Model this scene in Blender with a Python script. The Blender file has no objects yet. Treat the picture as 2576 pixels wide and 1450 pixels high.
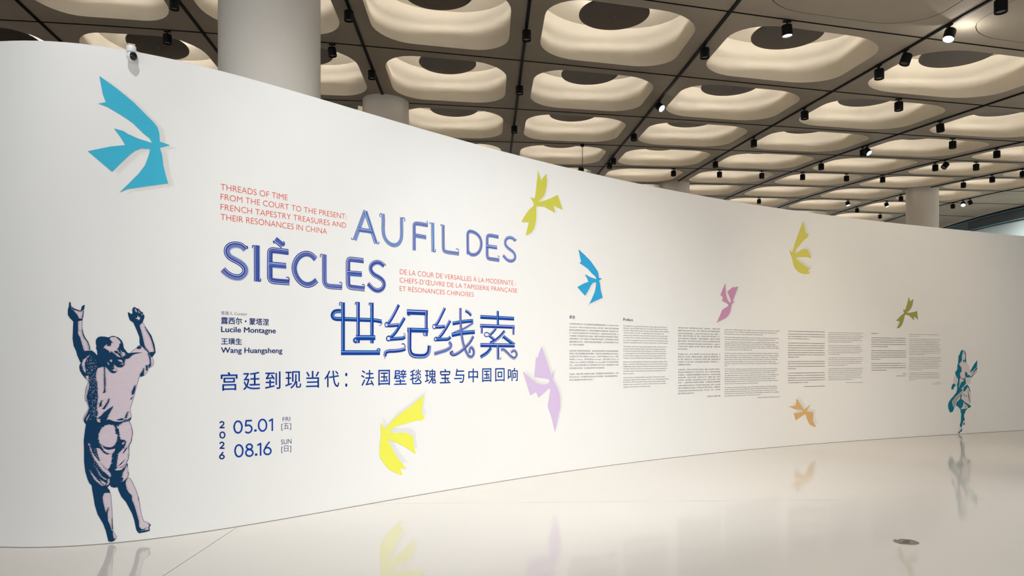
import bpy, bmesh, math, random
from mathutils import Vector, Matrix
from mathutils.geometry import tessellate_polygon

SC = bpy.context.scene
COL = SC.collection
PI = math.pi
EYE, WH, S = 1.5, 4.0, 3.0            # eye height, exhibition wall height, ceiling module (m)

# ------------------------------------------------------------------ camera
cam_d = bpy.data.cameras.new('camera'); cam = bpy.data.objects.new('camera', cam_d); COL.objects.link(cam)
cam.location = (0, 0, EYE); cam.rotation_euler = (PI/2, 0, 0)
cam_d.sensor_width = 36; cam_d.lens = 36*1850/2576
cam_d.shift_y = (900-725)/2576
cam_d.clip_end = 300
SC.camera = cam

# ------------------------------------------------------------------ light and exposure
SC.view_settings.view_transform = 'Standard'; SC.view_settings.look = 'None'
SC.view_settings.gamma = 1; SC.view_settings.use_curve_mapping = False
SC.view_settings.exposure = -0.13
wd = bpy.data.worlds.new('hall_daylight'); SC.world = wd; wd.use_nodes = True
_nt = wd.node_tree; _bg = _nt.nodes['Background']       # daylight: strong from the glazed side behind the visitor, weak from the far side
_bg.inputs[0].default_value = (0.92, 0.965, 1.02, 1)
_tc = _nt.nodes.new('ShaderNodeTexCoord'); _mr = _nt.nodes.new('ShaderNodeMapRange')
_dt = _nt.nodes.new('ShaderNodeVectorMath'); _dt.operation = 'DOT_PRODUCT'; _dt.inputs[1].default_value = (.4, .91, 0)
_nt.links.new(_tc.outputs['Generated'], _dt.inputs[0]); _nt.links.new(_dt.outputs['Value'], _mr.inputs['Value'])
_mr.inputs['From Min'].default_value = -.8; _mr.inputs['From Max'].default_value = .5
_mr.inputs['To Min'].default_value = 1.42; _mr.inputs['To Max'].default_value = .6
_nt.links.new(_mr.outputs[0], _bg.inputs[1])
COFFER_E = 122.0
SPOT_W = 600

# ------------------------------------------------------------------ data: wall curve and wall graphics (u along the wall, z up, in mm)
U0 = -6.0
WALL = [(-8032,9692),(-8017,9593),(-8001,9494),(-7982,9396),(-7961,9298),(-7938,9201),(-7913,9104),(-7886,9008),(-7856,8912),(-7825,8817),(-7791,8723),(-7756,8630),(-7718,8537),(-7678,8445),(-7636,8355),(-7592,8265),(-7546,8176),(-7499,8088),(-7449,8001),(-7397,7916),(-7343,7831),(-7288,7748),(-7231,7666),(-7172,7585),(-7111,7506),(-7048,7428),(-6984,7352),(-6918,7276),(-6850,7203),(-6781,7131),(-6710,7060),(-6638,6991),(-6564,6924),(-6488,6858),(-6412,6794),(-6333,6732),(-6254,6671),(-6173,6613),(-6091,6556),(-6007,6501),(-5922,6447),(-5837,6396),(-5750,6347),(-5662,6299),(-5573,6254),(-5482,6210),(-5391,6169),(-5300,6129),(-5207,6092),(-5113,6057),(-5019,6023),(-4924,5992),(-4828,5963),(-4732,5936),(-4635,5912),(-4538,5889),(-4440,5869),(-4341,5850),(-4243,5834),(-4144,5821),(-4044,5809),(-3945,5800),(-3845,5796),(-3745,5799),(-3645,5808),(-3547,5825),(-3450,5848),(-3354,5878),(-3261,5914),(-3170,5956),(-3082,6003),(-2996,6054),(-2912,6109),(-2831,6167),(-2752,6228),(-2674,6291),(-2598,6356),(-2524,6423),(-2450,6491),(-2378,6560),(-2307,6630),(-2236,6701),(-2166,6772),(-2097,6844),(-2028,6917),(-1959,6989),(-1891,7062),(-1822,7135),(-1754,7209),(-1686,7282),(-1619,7356),(-1551,7429),(-1483,7503),(-1415,7576),(-1347,7649),(-1279,7722),(-1211,7796),(-1142,7868),(-1074,7941),(-1005,8014),(-936,8086),(-867,8158),(-797,8230),(-727,8302),(-657,8374),(-587,8445),(-517,8516),(-446,8586),(-375,8657),(-304,8727),(-232,8797),(-160,8866),(-88,8936),(-16,9004),(57,9073),(130,9141),(203,9209),(277,9277),(351,9344),(425,9411),(500,9478),(574,9544),(650,9610),(725,9676),(801,9741),(877,9806),(953,9871),(1030,9935),(1106,9999),(1184,10063),(1261,10126),(1339,10189),(1417,10252),(1495,10314),(1574,10376),(1653,10437),(1732,10498),(1811,10559),(1891,10619),(1971,10679),(2051,10739),(2132,10798),(2212,10857),(2293,10916),(2375,10974),(2456,11032),(2538,11090),(2620,11147),(2702,11204),(2785,11261),(2867,11317),(2950,11373),(3034,11428),(3117,11483),(3201,11538),(3284,11592),(3369,11646),(3453,11700),(3537,11754),(3622,11807),(3707,11859),(3792,11912),(3878,11964),(3963,12016),(4049,12067),(4135,12118),(4221,12169),(4308,12219),(4394,12269),(4481,12319),(4568,12369),(4655,12418),(4742,12467),(4829,12515),(4917,12564),(5005,12612),(5093,12659),(5181,12707),(5269,12754),(5357,12801),(5446,12847),(5534,12893),(5623,12939),(5712,12985),(5801,13031),(5890,13076),(5980,13121),(6069,13165),(6159,13210),(6249,13254),(6338,13298),(6428,13342),(6518,13385),(6609,13428),(6699,13471),(6789,13514),(6880,13557),(6970,13599),(7061,13641),(7152,13683),(7243,13725),(7334,13766),(7425,13808),(7516,13849),(7607,13890),(7698,13931),(7790,13972),(7881,14012),(7972,14052),(8064,14093),(8156,14133),(8247,14173),(8339,14212),(8431,14252),(8523,14292),(8615,14331),(8707,14370),(8799,14410),(8891,14449),(8983,14488),(9075,14527),(9167,14566),(9259,14604),(9351,14643),(9444,14682),(9536,14720),(9628,14759),(9720,14797),(9813,14836),(9905,14874),(9997,14912),(10090,14950),(10182,14989),(10275,15027),(10367,15065),(10460,15103),(10552,15141),(10644,15179),(10737,15218),(10829,15257),(10920,15297),(11012,15338),(11102,15380),(11192,15423),(11282,15468),(11371,15513),(11460,15559),(11548,15606),(11636,15654),(11723,15703),(11810,15753),(11896,15804),(11981,15856),(12066,15909),(12150,15963),(12234,16018),(12317,16074),(12399,16130),(12481,16188),(12562,16246),(12643,16306),(12722,16366),(12802,16427),(12880,16489),(12958,16552),(13035,16616),(13111,16680),(13187,16746),(13262,16812),(13336,16879),(13409,16947),(13482,17016),(13554,17085),(13625,17156),(13695,17227),(13765,17299),(13833,17371),(13901,17445),(13968,17519),(14034,17594),(14100,17670),(14164,17746),(14228,17823),(14291,17901)]
BIRDS = {'blue1':[(749,3759),(774,3614),(795,3553),(742,3536),(803,3518),(912,3460),(957,3433),(992,3410),(1063,3342),(1114,3304),(1130,3272),(1032,3291),(952,3319),(922,3338),(854,3350),(897,3289),(934,3226),(833,3202),(668,3147),(840,2998),(912,3088),(972,3158),(1007,3191),(1053,3215),(1116,3219),(1104,3165),(1078,3082),(1032,3007),(972,2932),(892,2836),(947,2869),(1032,2893),(1251,2954),(1230,3034),(1214,3101),(1206,3181),(1189,3241),(1264,3276),(1187,3293),(1184,3362),(1172,3405),(1145,3441),(1083,3499),(997,3581),(882,3669)],'yellow':[(3954,1089),(3843,1016),(3762,967),(3664,919),(3620,897),(3541,846),(3481,795),(3432,755),(3375,824),(3379,665),(3369,645),(3361,578),(3362,482),(3375,450),(3413,402),(3455,353),(3494,321),(3528,296),(3585,274),(3664,242),(3631,330),(3719,306),(3637,389),(3559,484),(3507,572),(3460,648),(3567,605),(3664,561),(3753,511),(3845,447),(3825,515),(3814,573),(3814,630),(3789,655),(3762,673),(3717,689),(3664,697),(3576,701),(3477,713),(3550,766),(3664,786),(3789,806),(3880,818),(3931,811),(3966,840),(3933,888),(3921,896)],'lilac':[(5839,1640),(5803,1581),(5780,1535),(5763,1489),(5736,1510),(5708,1254),(5839,1237),(5951,1225),(5980,1196),(5945,1163),(5909,1156),(5839,1158),(5751,1179),(5630,1249),(5506,1329),(5638,1022),(5737,1064),(5778,986),(5862,1035),(5963,1102),(5984,1098),(5992,1077),(5980,1027),(5947,889),(5954,850),(6016,729),(6074,529),(6136,722),(6172,840),(6176,952),(6160,1021),(6124,1104),(6038,1216),(6062,1344),(6010,1268),(5957,1391)],'olive1':[(5767,3872),(5819,3771),(5828,3759),(5840,3767),(5850,3789),(5918,3857),(5930,3783),(5925,3706),(5908,3634),(5885,3580),(5850,3540),(5776,3473),(5885,3507),(5992,3551),(6125,3617),(6213,3434),(6050,3467),(6080,3377),(5930,3412),(5885,3432),(5841,3424),(5780,3422),(5736,3407),(5742,3321),(5736,3239),(5706,3136),(5658,3074),(5554,3020),(5611,3199),(5479,3181),(5513,3236),(5555,3290),(5615,3354),(5697,3418),(5693,3442),(5667,3479),(5632,3516),(5706,3506),(5721,3537),(5732,3613),(5745,3696),(5758,3773)],'blue2':[(6513,2946),(6562,2781),(6526,2764),(6588,2743),(6683,2702),(6771,2642),(6839,2603),(6857,2570),(6788,2581),(6718,2595),(6683,2609),(6633,2619),(6675,2571),(6703,2524),(6614,2496),(6489,2440),(6640,2331),(6701,2407),(6753,2481),(6797,2518),(6850,2528),(6846,2471),(6828,2402),(6797,2345),(6727,2234),(6692,2202),(6740,2233),(6832,2270),(6981,2323),(6943,2428),(6928,2514),(6910,2553),(6967,2586),(6905,2593),(6901,2636),(6885,2678),(6815,2746),(6745,2808),(6640,2876)],'orchid':[(9609,2681),(9498,2486),(9558,2455),(9536,2397),(9669,2350),(9682,2332),(9672,2316),(9547,2257),(9479,2146),(9410,2045),(9517,2085),(9615,2121),(9661,2151),(9699,2186),(9730,2237),(9745,2285),(9756,2333),(9768,2357),(9837,2395),(9783,2390),(9844,2510),(9912,2641),(9852,2632),(9800,2618),(9805,2637),(9657,2548),(9699,2482),(9730,2431),(9739,2400),(9736,2376),(9711,2374),(9676,2403),(9638,2464),(9623,2526),(9619,2588)],'yg2':[(11476,3841),(11418,3724),(11334,3557),(11271,3429),(11216,3278),(11129,3333),(11166,3256),(11213,3173),(11234,3088),(11271,3025),(11344,2971),(11428,2940),(11513,2931),(11651,2945),(11598,3000),(11662,3039),(11577,3057),(11428,3121),(11344,3167),(11292,3198),(11365,3215),(11481,3225),(11587,3228),(11694,3215),(11640,3288),(11609,3337),(11571,3365),(11502,3366),(11439,3344),(11365,3302),(11276,3272),(11302,3338),(11407,3432),(11492,3511),(11577,3558),(11614,3608),(11598,3625),(11540,3650),(11502,3775)],'olive2':[(14241,2647),(14185,2498),(14148,2410),(14118,2388),(14073,2402),(14099,2352),(14099,2326),(14021,2283),(13962,2241),(13888,2186),(13988,2170),(13954,2108),(13908,2042),(13962,2049),(14014,2073),(14058,2120),(14095,2193),(14118,2265),(14129,2299),(14185,2300),(14245,2286),(14312,2244),(14381,2201),(14376,2279),(14489,2216),(14474,2299),(14466,2377),(14410,2370),(14350,2356),(14260,2343),(14177,2344),(14252,2382),(14305,2435),(14335,2487),(14350,2539),(14359,2607),(14267,2552),(14252,2603)],'orange':[(11319,802),(11304,688),(11217,677),(11115,672),(11190,652),(11244,629),(11312,615),(11394,609),(11448,604),(11479,577),(11428,565),(11367,557),(11248,556),(11295,429),(11394,470),(11475,507),(11540,527),(11554,489),(11592,413),(11647,346),(11715,313),(11808,292),(11770,344),(11726,402),(11729,478),(11736,553),(11640,567),(11568,579),(11619,643),(11653,682),(11516,611),(11503,609),(11455,662),(11387,730)]}
MAN = {'sil':[(542,1941),(538,1936),(536,1927),(535,1904),(528,1881),(528,1839),(541,1816),(567,1786),(564,1712),(562,1647),(569,1595),(588,1549),(594,1520),(594,1520),(612,1474),(621,1454),(613,1443),(609,1426),(613,1398),(629,1366),(649,1338),(674,1312),(669,1298),(670,1299),(661,1268),(654,1228),(647,1182),(656,1151),(671,1117),(674,1094),(664,1068),(649,1046),(639,1021),(639,1001),(646,981),(656,969),(656,966),(649,917),(641,838),(643,755),(643,672),(651,593),(667,530),(680,496),(697,478),(696,478),(700,441),(708,392),(718,320),(738,244),(777,166),(797,104),(807,55),(815,20),(836,14),(853,20),(871,45),(870,56),(860,72),(846,100),(843,168),(840,243),(836,319),(830,394),(820,433),(805,452),(823,477),(833,458),(853,451),(880,453),(886,424),(906,373),(940,325),(960,281),(983,230),(999,175),(1010,112),(1017,85),(1033,62),(1075,65),(1110,72),(1113,81),(1108,101),(1120,119),(1103,136),(1089,147),(1070,153),(1063,171),(1051,207),(1041,277),(1033,339),(1010,421),(987,476),(990,478),(971,510),(952,526),(958,549),(948,592),(952,625),(943,643),(956,676),(961,727),(961,784),(978,815),(988,886),(978,942),(963,983),(974,998),(978,1019),(970,1068),(968,1083),(981,1120),(999,1192),(1017,1273),(1030,1323),(1035,1341),(1053,1345),(1077,1356),(1096,1385),(1105,1410),(1122,1423),(1138,1438),(1142,1461),(1137,1488),(1129,1501),(1155,1544),(1150,1585),(1146,1609),(1124,1680),(1097,1723),(1069,1773),(1059,1790),(1072,1831),(1071,1848),(1063,1854),(1060,1871),(1045,1877),(1033,1897),(1015,1902),(1003,1912),(990,1906),(985,1889),(987,1862),(978,1853),(953,1869),(956,1841),(967,1805),(993,1785),(1018,1722),(1038,1665),(1038,1628),(1042,1598),(1024,1594),(1015,1577),(991,1560),(964,1533),(947,1540),(936,1557),(922,1577),(917,1613),(908,1637),(885,1661),(855,1673),(835,1672),(816,1661),(788,1667),(759,1668),(739,1661),(727,1642),(725,1618),(730,1592),(727,1576),(735,1549),(736,1513),(716,1539),(695,1556),(684,1561),(682,1589),(669,1628),(649,1657),(637,1690),(629,1729),(627,1772),(629,1798),(636,1834),(639,1873),(643,1903),(648,1915),(639,1917),(627,1906),(621,1880),(615,1870),(602,1878),(576,1887),(553,1903),(547,1919),(546,1937)],'dark':[[(542,1941),(538,1936),(536,1927),(535,1904),(528,1881),(528,1839),(541,1816),(567,1786),(564,1712),(562,1647),(569,1595),(588,1549),(594,1520),(594,1520),(612,1474),(621,1454),(613,1443),(609,1426),(613,1398),(629,1366),(649,1338),(674,1312),(679,1284),(674,1242),(661,1185),(671,1128),(679,1099),(666,1057),(649,1023),(640,1001),(646,981),(656,969),(780,971),(732,991),(728,1004),(732,1030),(738,1055),(732,1090),(733,1127),(738,1181),(736,1241),(733,1298),(727,1320),(724,1363),(729,1391),(739,1417),(770,1427),(795,1425),(780,1463),(739,1508),(736,1513),(716,1539),(695,1554),(666,1554),(643,1551),(636,1569),(629,1598),(620,1631),(614,1660),(602,1680),(599,1696),(599,1745),(599,1784),(605,1798),(604,1814),(599,1830),(588,1846),(570,1869),(553,1888),(547,1919),(546,1937)],[(736,1513),(735,1549),(727,1576),(730,1592),(725,1618),(727,1642),(739,1661),(759,1668),(788,1667),(816,1661),(835,1672),(855,1673),(885,1661),(908,1637),(917,1613),(922,1577),(936,1557),(947,1540),(961,1533),(983,1538),(1022,1541),(1053,1540),(1017,1534),(988,1523),(958,1494),(934,1487),(929,1474),(927,1439),(906,1420),(881,1422),(863,1439),(854,1448),(855,1425),(868,1405),(871,1390),(863,1379),(850,1374),(830,1382),(810,1408),(797,1424),(770,1427),(739,1463),(736,1508)],[(953,1869),(956,1841),(967,1805),(993,1785),(1018,1722),(1038,1665),(1038,1628),(1042,1598),(1078,1584),(1066,1635),(1054,1692),(1044,1732),(1036,1766),(1059,1787),(1072,1831),(1071,1848),(1063,1854),(1060,1871),(1045,1877),(1033,1897),(1015,1902),(1003,1912),(990,1906),(985,1889),(987,1862),(978,1853)],[(1112,1544),(1152,1548),(1157,1544),(1130,1503),(1115,1524)],[(1146,1609),(1124,1680),(1097,1723),(1078,1753),(1091,1720),(1115,1673),(1135,1609),(1146,1551),(1153,1548)],[(1054,1594),(1078,1583),(1100,1556),(1127,1507),(1122,1507),(1094,1551),(1069,1579)],[(1098,1532),(1119,1497),(1121,1432),(1106,1415),(1103,1438),(1114,1447),(1111,1491)],[(1085,1438),(1098,1435),(1096,1391),(1085,1397)],[(1069,1415),(1069,1350),(1051,1345),(1040,1345),(1043,1365),(1059,1389)],[(1017,1581),(1035,1596),(1051,1584),(1040,1570),(1020,1573)],[(783,1422),(788,1422),(791,1279),(787,1279)],[(786,1340),(790,1340),(791,1220),(777,1214),(786,1254)],[(847,1108),(828,1093),(787,1062),(767,1037),(737,1012),(757,1009),(752,998),(762,983),(792,988),(805,1010),(812,1036),(825,1058)],[(767,1157),(752,1129),(749,1104),(764,1112)],[(820,1173),(805,1139),(787,1111),(771,1086),(785,1085),(800,1111),(817,1142)],[(1009,1276),(994,1256),(981,1216),(983,1196),(996,1201),(1007,1242)],[(988,1181),(970,1158),(976,1157)],[(729,994),(780,990),(817,1001),(855,983),(894,978),(919,983),(927,994),(955,996),(973,1013),(974,998),(965,987),(927,986),(914,966),(881,961),(830,971),(729,970)],[(876,996),(906,1007),(922,1003),(916,992),(894,991)],[(955,1060),(937,1032),(932,1006),(942,1008)],[(648,1915),(639,1917),(627,1906),(621,1880),(615,1870),(623,1867),(631,1877),(641,1883),(643,1903)],[(553,1903),(576,1887),(602,1878),(615,1870),(614,1865),(597,1873),(570,1880),(556,1892)],[(639,1873),(636,1834),(629,1798),(631,1831),(635,1854)],[(602,1811),(629,1805),(629,1796),(601,1791)],[(669,1628),(682,1589),(684,1562),(679,1562),(679,1589),(666,1625)],[(629,1729),(637,1690),(655,1651),(669,1628),(666,1625),(646,1652),(633,1683)],[(656,975),(649,917),(641,838),(643,755),(643,672),(651,593),(667,530),(680,496),(697,478),(722,468),(759,466),(789,464),(805,452),(824,474),(837,456),(855,449),(881,451),(885,457),(929,479),(952,526),(958,549),(948,592),(952,625),(943,643),(956,676),(961,727),(961,784),(978,815),(988,886),(978,942),(963,983),(922,980),(885,971),(774,984)],[(693,482),(696,474),(700,441),(708,392),(718,320),(738,244),(777,166),(797,104),(807,55),(815,20),(836,14),(853,20),(870,39),(853,35),(846,62),(845,98),(836,108),(820,162),(810,186),(807,246),(813,294),(795,251),(787,285),(775,342),(772,380),(782,411),(807,413),(825,409),(820,433),(805,456),(774,477)],[(880,454),(886,424),(906,373),(940,325),(960,281),(983,230),(999,175),(1010,112),(1017,85),(1033,62),(1075,65),(1110,72),(1112,81),(1069,79),(1027,78),(1051,84),(1075,85),(1084,100),(1075,91),(1051,92),(1034,114),(1031,164),(1021,199),(1010,250),(997,297),(982,336),(980,374),(956,403),(943,431),(936,469),(935,496),(906,483)],[(1120,119),(1106,132),(1111,120),(1103,98),(1110,85),(1108,101)],[(1033,339),(1030,362),(1028,360),(1031,328)],[(840,206),(844,168),(845,111),(840,130),(841,168)]],'light':[[(636,1480),(654,1494),(684,1523),(664,1497),(651,1468),(646,1443),(654,1392),(654,1378),(641,1389),(636,1417),(626,1443)],[(656,1355),(674,1355),(669,1329),(676,1312),(661,1326)],[(679,1043),(671,1020),(661,995),(654,995),(664,1020)],[(1003,1900),(1015,1886),(1018,1870),(1009,1876)],[(1030,1890),(1039,1867),(1030,1865)],[(1054,1864),(1057,1844),(1050,1851)],[(1024,1843),(1030,1833),(1042,1830),(1038,1820),(1039,1806),(1030,1810),(1024,1803),(1023,1814),(1009,1822),(1020,1828)],[(822,1652),(832,1666),(858,1666),(876,1655),(895,1633),(899,1618),(891,1603),(885,1580),(876,1570),(873,1553),(861,1556),(850,1553),(844,1540),(832,1553),(823,1540),(815,1556),(803,1566),(783,1579),(784,1592),(803,1606),(806,1589),(832,1593),(835,1613),(850,1619),(832,1636)],[(852,1556),(861,1536),(882,1527),(896,1510),(902,1500),(885,1507),(861,1527),(847,1540)],[(876,1563),(885,1543),(902,1527),(911,1503),(917,1503),(905,1533),(885,1550)],[(894,1567),(908,1547),(935,1537),(933,1520),(917,1507),(911,1527)],[(807,1465),(817,1457),(819,1439),(810,1448)],[(833,1485),(841,1474),(835,1462),(826,1471)],[(883,1482),(909,1480),(911,1471),(916,1462),(904,1462)],[(906,1454),(922,1462),(916,1453)],[(906,1445),(924,1453),(916,1443)],[(853,1445),(866,1425),(871,1405),(868,1393),(855,1388),(840,1402),(853,1405),(855,1416)],[(729,1001),(739,1007),(752,1003),(754,992),(762,983),(749,978),(734,990)],[(789,954),(818,961),(848,954),(861,934),(864,879),(879,879),(874,837),(862,800),(837,778),(807,777),(774,793),(752,813),(744,847),(744,880),(759,921)],[(874,955),(885,938),(890,952),(922,974),(961,979),(978,938),(984,886),(975,819),(958,784),(922,754),(941,808),(929,832),(900,836),(892,878),(887,921),(877,934)],[(913,810),(933,817),(922,796),(911,795)],[(958,778),(959,722),(954,676),(941,643),(907,612),(874,603),(875,660),(885,723),(907,747),(941,774)],[(943,639),(922,619),(870,601),(851,594),(870,587),(903,589),(926,610)],[(944,622),(952,596),(950,583),(956,553),(948,524),(929,504),(911,493),(922,518),(911,531),(918,564),(933,593)],[(759,800),(781,774),(811,756),(862,764),(859,749),(840,723),(807,731),(781,753)],[(730,776),(752,771),(781,732),(807,719),(840,725),(837,687),(833,641),(818,609),(803,597),(781,624),(755,654),(748,692),(737,730)],[(674,820),(700,740),(726,697),(759,654),(789,611),(825,575),(833,553),(825,533),(811,555),(781,582),(755,621),(726,668),(704,707),(689,757)],[(682,600),(708,561),(730,526),(759,495),(783,469),(766,474),(737,501),(708,540)],[(726,614),(748,584),(763,549),(803,522),(796,514),(766,541),(744,575)],[(752,525),(774,507),(796,489),(789,472),(766,495)],[(818,525),(824,499),(814,479),(796,468),(811,492),(807,509)]],'dark2':[[(952,774),(933,756),(912,722),(922,725),(944,755)],[(939,679),(903,646),(877,613),(907,637)],[(777,787),(811,769),(866,778),(862,766),(818,756),(792,765)]],'speck':[([(661,1505),(727,1280)],90,1),([(676,1341),(733,998)],130,1),([(649,1271),(671,1142)],60,0),([(708,765),(744,605)],40,1)]}
WOM = {'sil':[(15742,1653),(15686,1624),(15657,1560),(15624,1534),(15619,1463),(15605,1399),(15591,1347),(15591,1270),(15525,1219),(15530,1155),(15483,1079),(15478,1002),(15436,964),(15417,881),(15478,877),(15497,918),(15554,962),(15582,975),(15582,898),(15558,834),(15563,821),(15478,746),(15394,684),(15338,621),(15324,552),(15338,500),(15385,427),(15460,445),(15492,496),(15544,559),(15610,538),(15676,484),(15681,433),(15700,387),(15690,245),(15657,182),(15653,105),(15596,43),(15601,17),(15648,15),(15686,46),(15724,51),(15733,134),(15742,186),(15771,172),(15799,174),(15814,235),(15809,280),(15785,333),(15790,397),(15818,409),(15828,454),(15895,498),(15981,521),(15981,547),(15961,587),(15990,625),(15990,729),(15966,820),(15971,839),(15933,918),(15895,964),(15976,989),(15976,1086),(16168,1221),(16173,1449),(16086,1378),(15966,1235),(15942,1294),(15914,1352),(15857,1405),(15842,1463),(15842,1566),(15828,1612),(15790,1644)],'dark':[[(15742,1650),(15686,1624),(15657,1560),(15624,1534),(15615,1424),(15629,1373),(15657,1386),(15705,1431),(15724,1437),(15719,1521),(15742,1586),(15761,1637)],[(15771,1456),(15809,1450),(15790,1411),(15752,1418)],[(15780,1644),(15828,1612),(15842,1566),(15839,1476),(15852,1424),(15818,1392),(15809,1450),(15823,1540)],[(15619,1399),(15591,1347),(15591,1270),(15525,1206),(15554,1142),(15610,1084),(15667,1089),(15686,1115),(15657,1180),(15714,1237),(15705,1302),(15648,1354)],[(15667,1102),(15724,1082),(15780,1062),(15761,1030),(15705,1018),(15648,929),(15582,865),(15563,808),(15686,877),(15818,971),(15837,1003),(15818,1088),(15837,1133),(15809,1114),(15790,1075),(15724,1095)],[(15610,1090),(15657,1083),(15648,974),(15601,865),(15582,898),(15582,975),(15610,1026)],[(15478,995),(15554,962),(15497,918),(15478,877),(15417,881),(15436,958)],[(16173,1449),(16086,1378),(15971,1242),(15971,1203),(16057,1254),(16154,1319),(16163,1371)],[(16168,1312),(16086,1254),(16000,1164),(16086,1222),(16168,1273)],[(16168,1241),(15981,1086),(15990,1125),(16105,1195)],[(15818,1230),(15885,1184),(15876,1152),(15933,1158),(15981,1112),(15857,1107),(15809,1152)],[(15780,920),(15876,964),(15933,918),(15971,826),(15895,925),(15809,842),(15761,830),(15771,882)],[(15563,821),(15478,746),(15394,684),(15338,621),(15324,552),(15338,500),(15385,427),(15460,445),(15492,496),(15497,515),(15450,587),(15436,651),(15535,732),(15686,826),(15761,876),(15667,877)],[(15686,768),(15724,780),(15695,684),(15742,670),(15818,616),(15914,575),(15981,541),(15981,521),(15895,498),(15885,550),(15799,597),(15771,637),(15752,553),(15695,497),(15676,484),(15610,538),(15554,565),(15572,629),(15667,684)],[(15676,484),(15761,488),(15895,498),(15828,454),(15818,409),(15790,397),(15785,333),(15809,274),(15761,256),(15733,192),(15724,148),(15686,136),(15662,169),(15690,245),(15700,387)],[(15733,121),(15724,51),(15686,46),(15648,15),(15601,17),(15686,72)],[(15761,211),(15809,216),(15799,174),(15771,172)],[(15895,874),(15918,776),(15957,613),(15942,626),(15904,744)],[(15933,873),(15971,820),(15952,827)],[(15809,513),(15818,545),(15857,551),(15828,532)]],'mid':[[(15742,792),(15876,744),(15857,719),(15761,760)],[(15450,663),(15554,725),(15724,838),(15761,837),(15648,717),(15563,648),(15516,521),(15460,599)],[(15761,1637),(15818,1618),(15818,1573),(15771,1566)]]}
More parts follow.
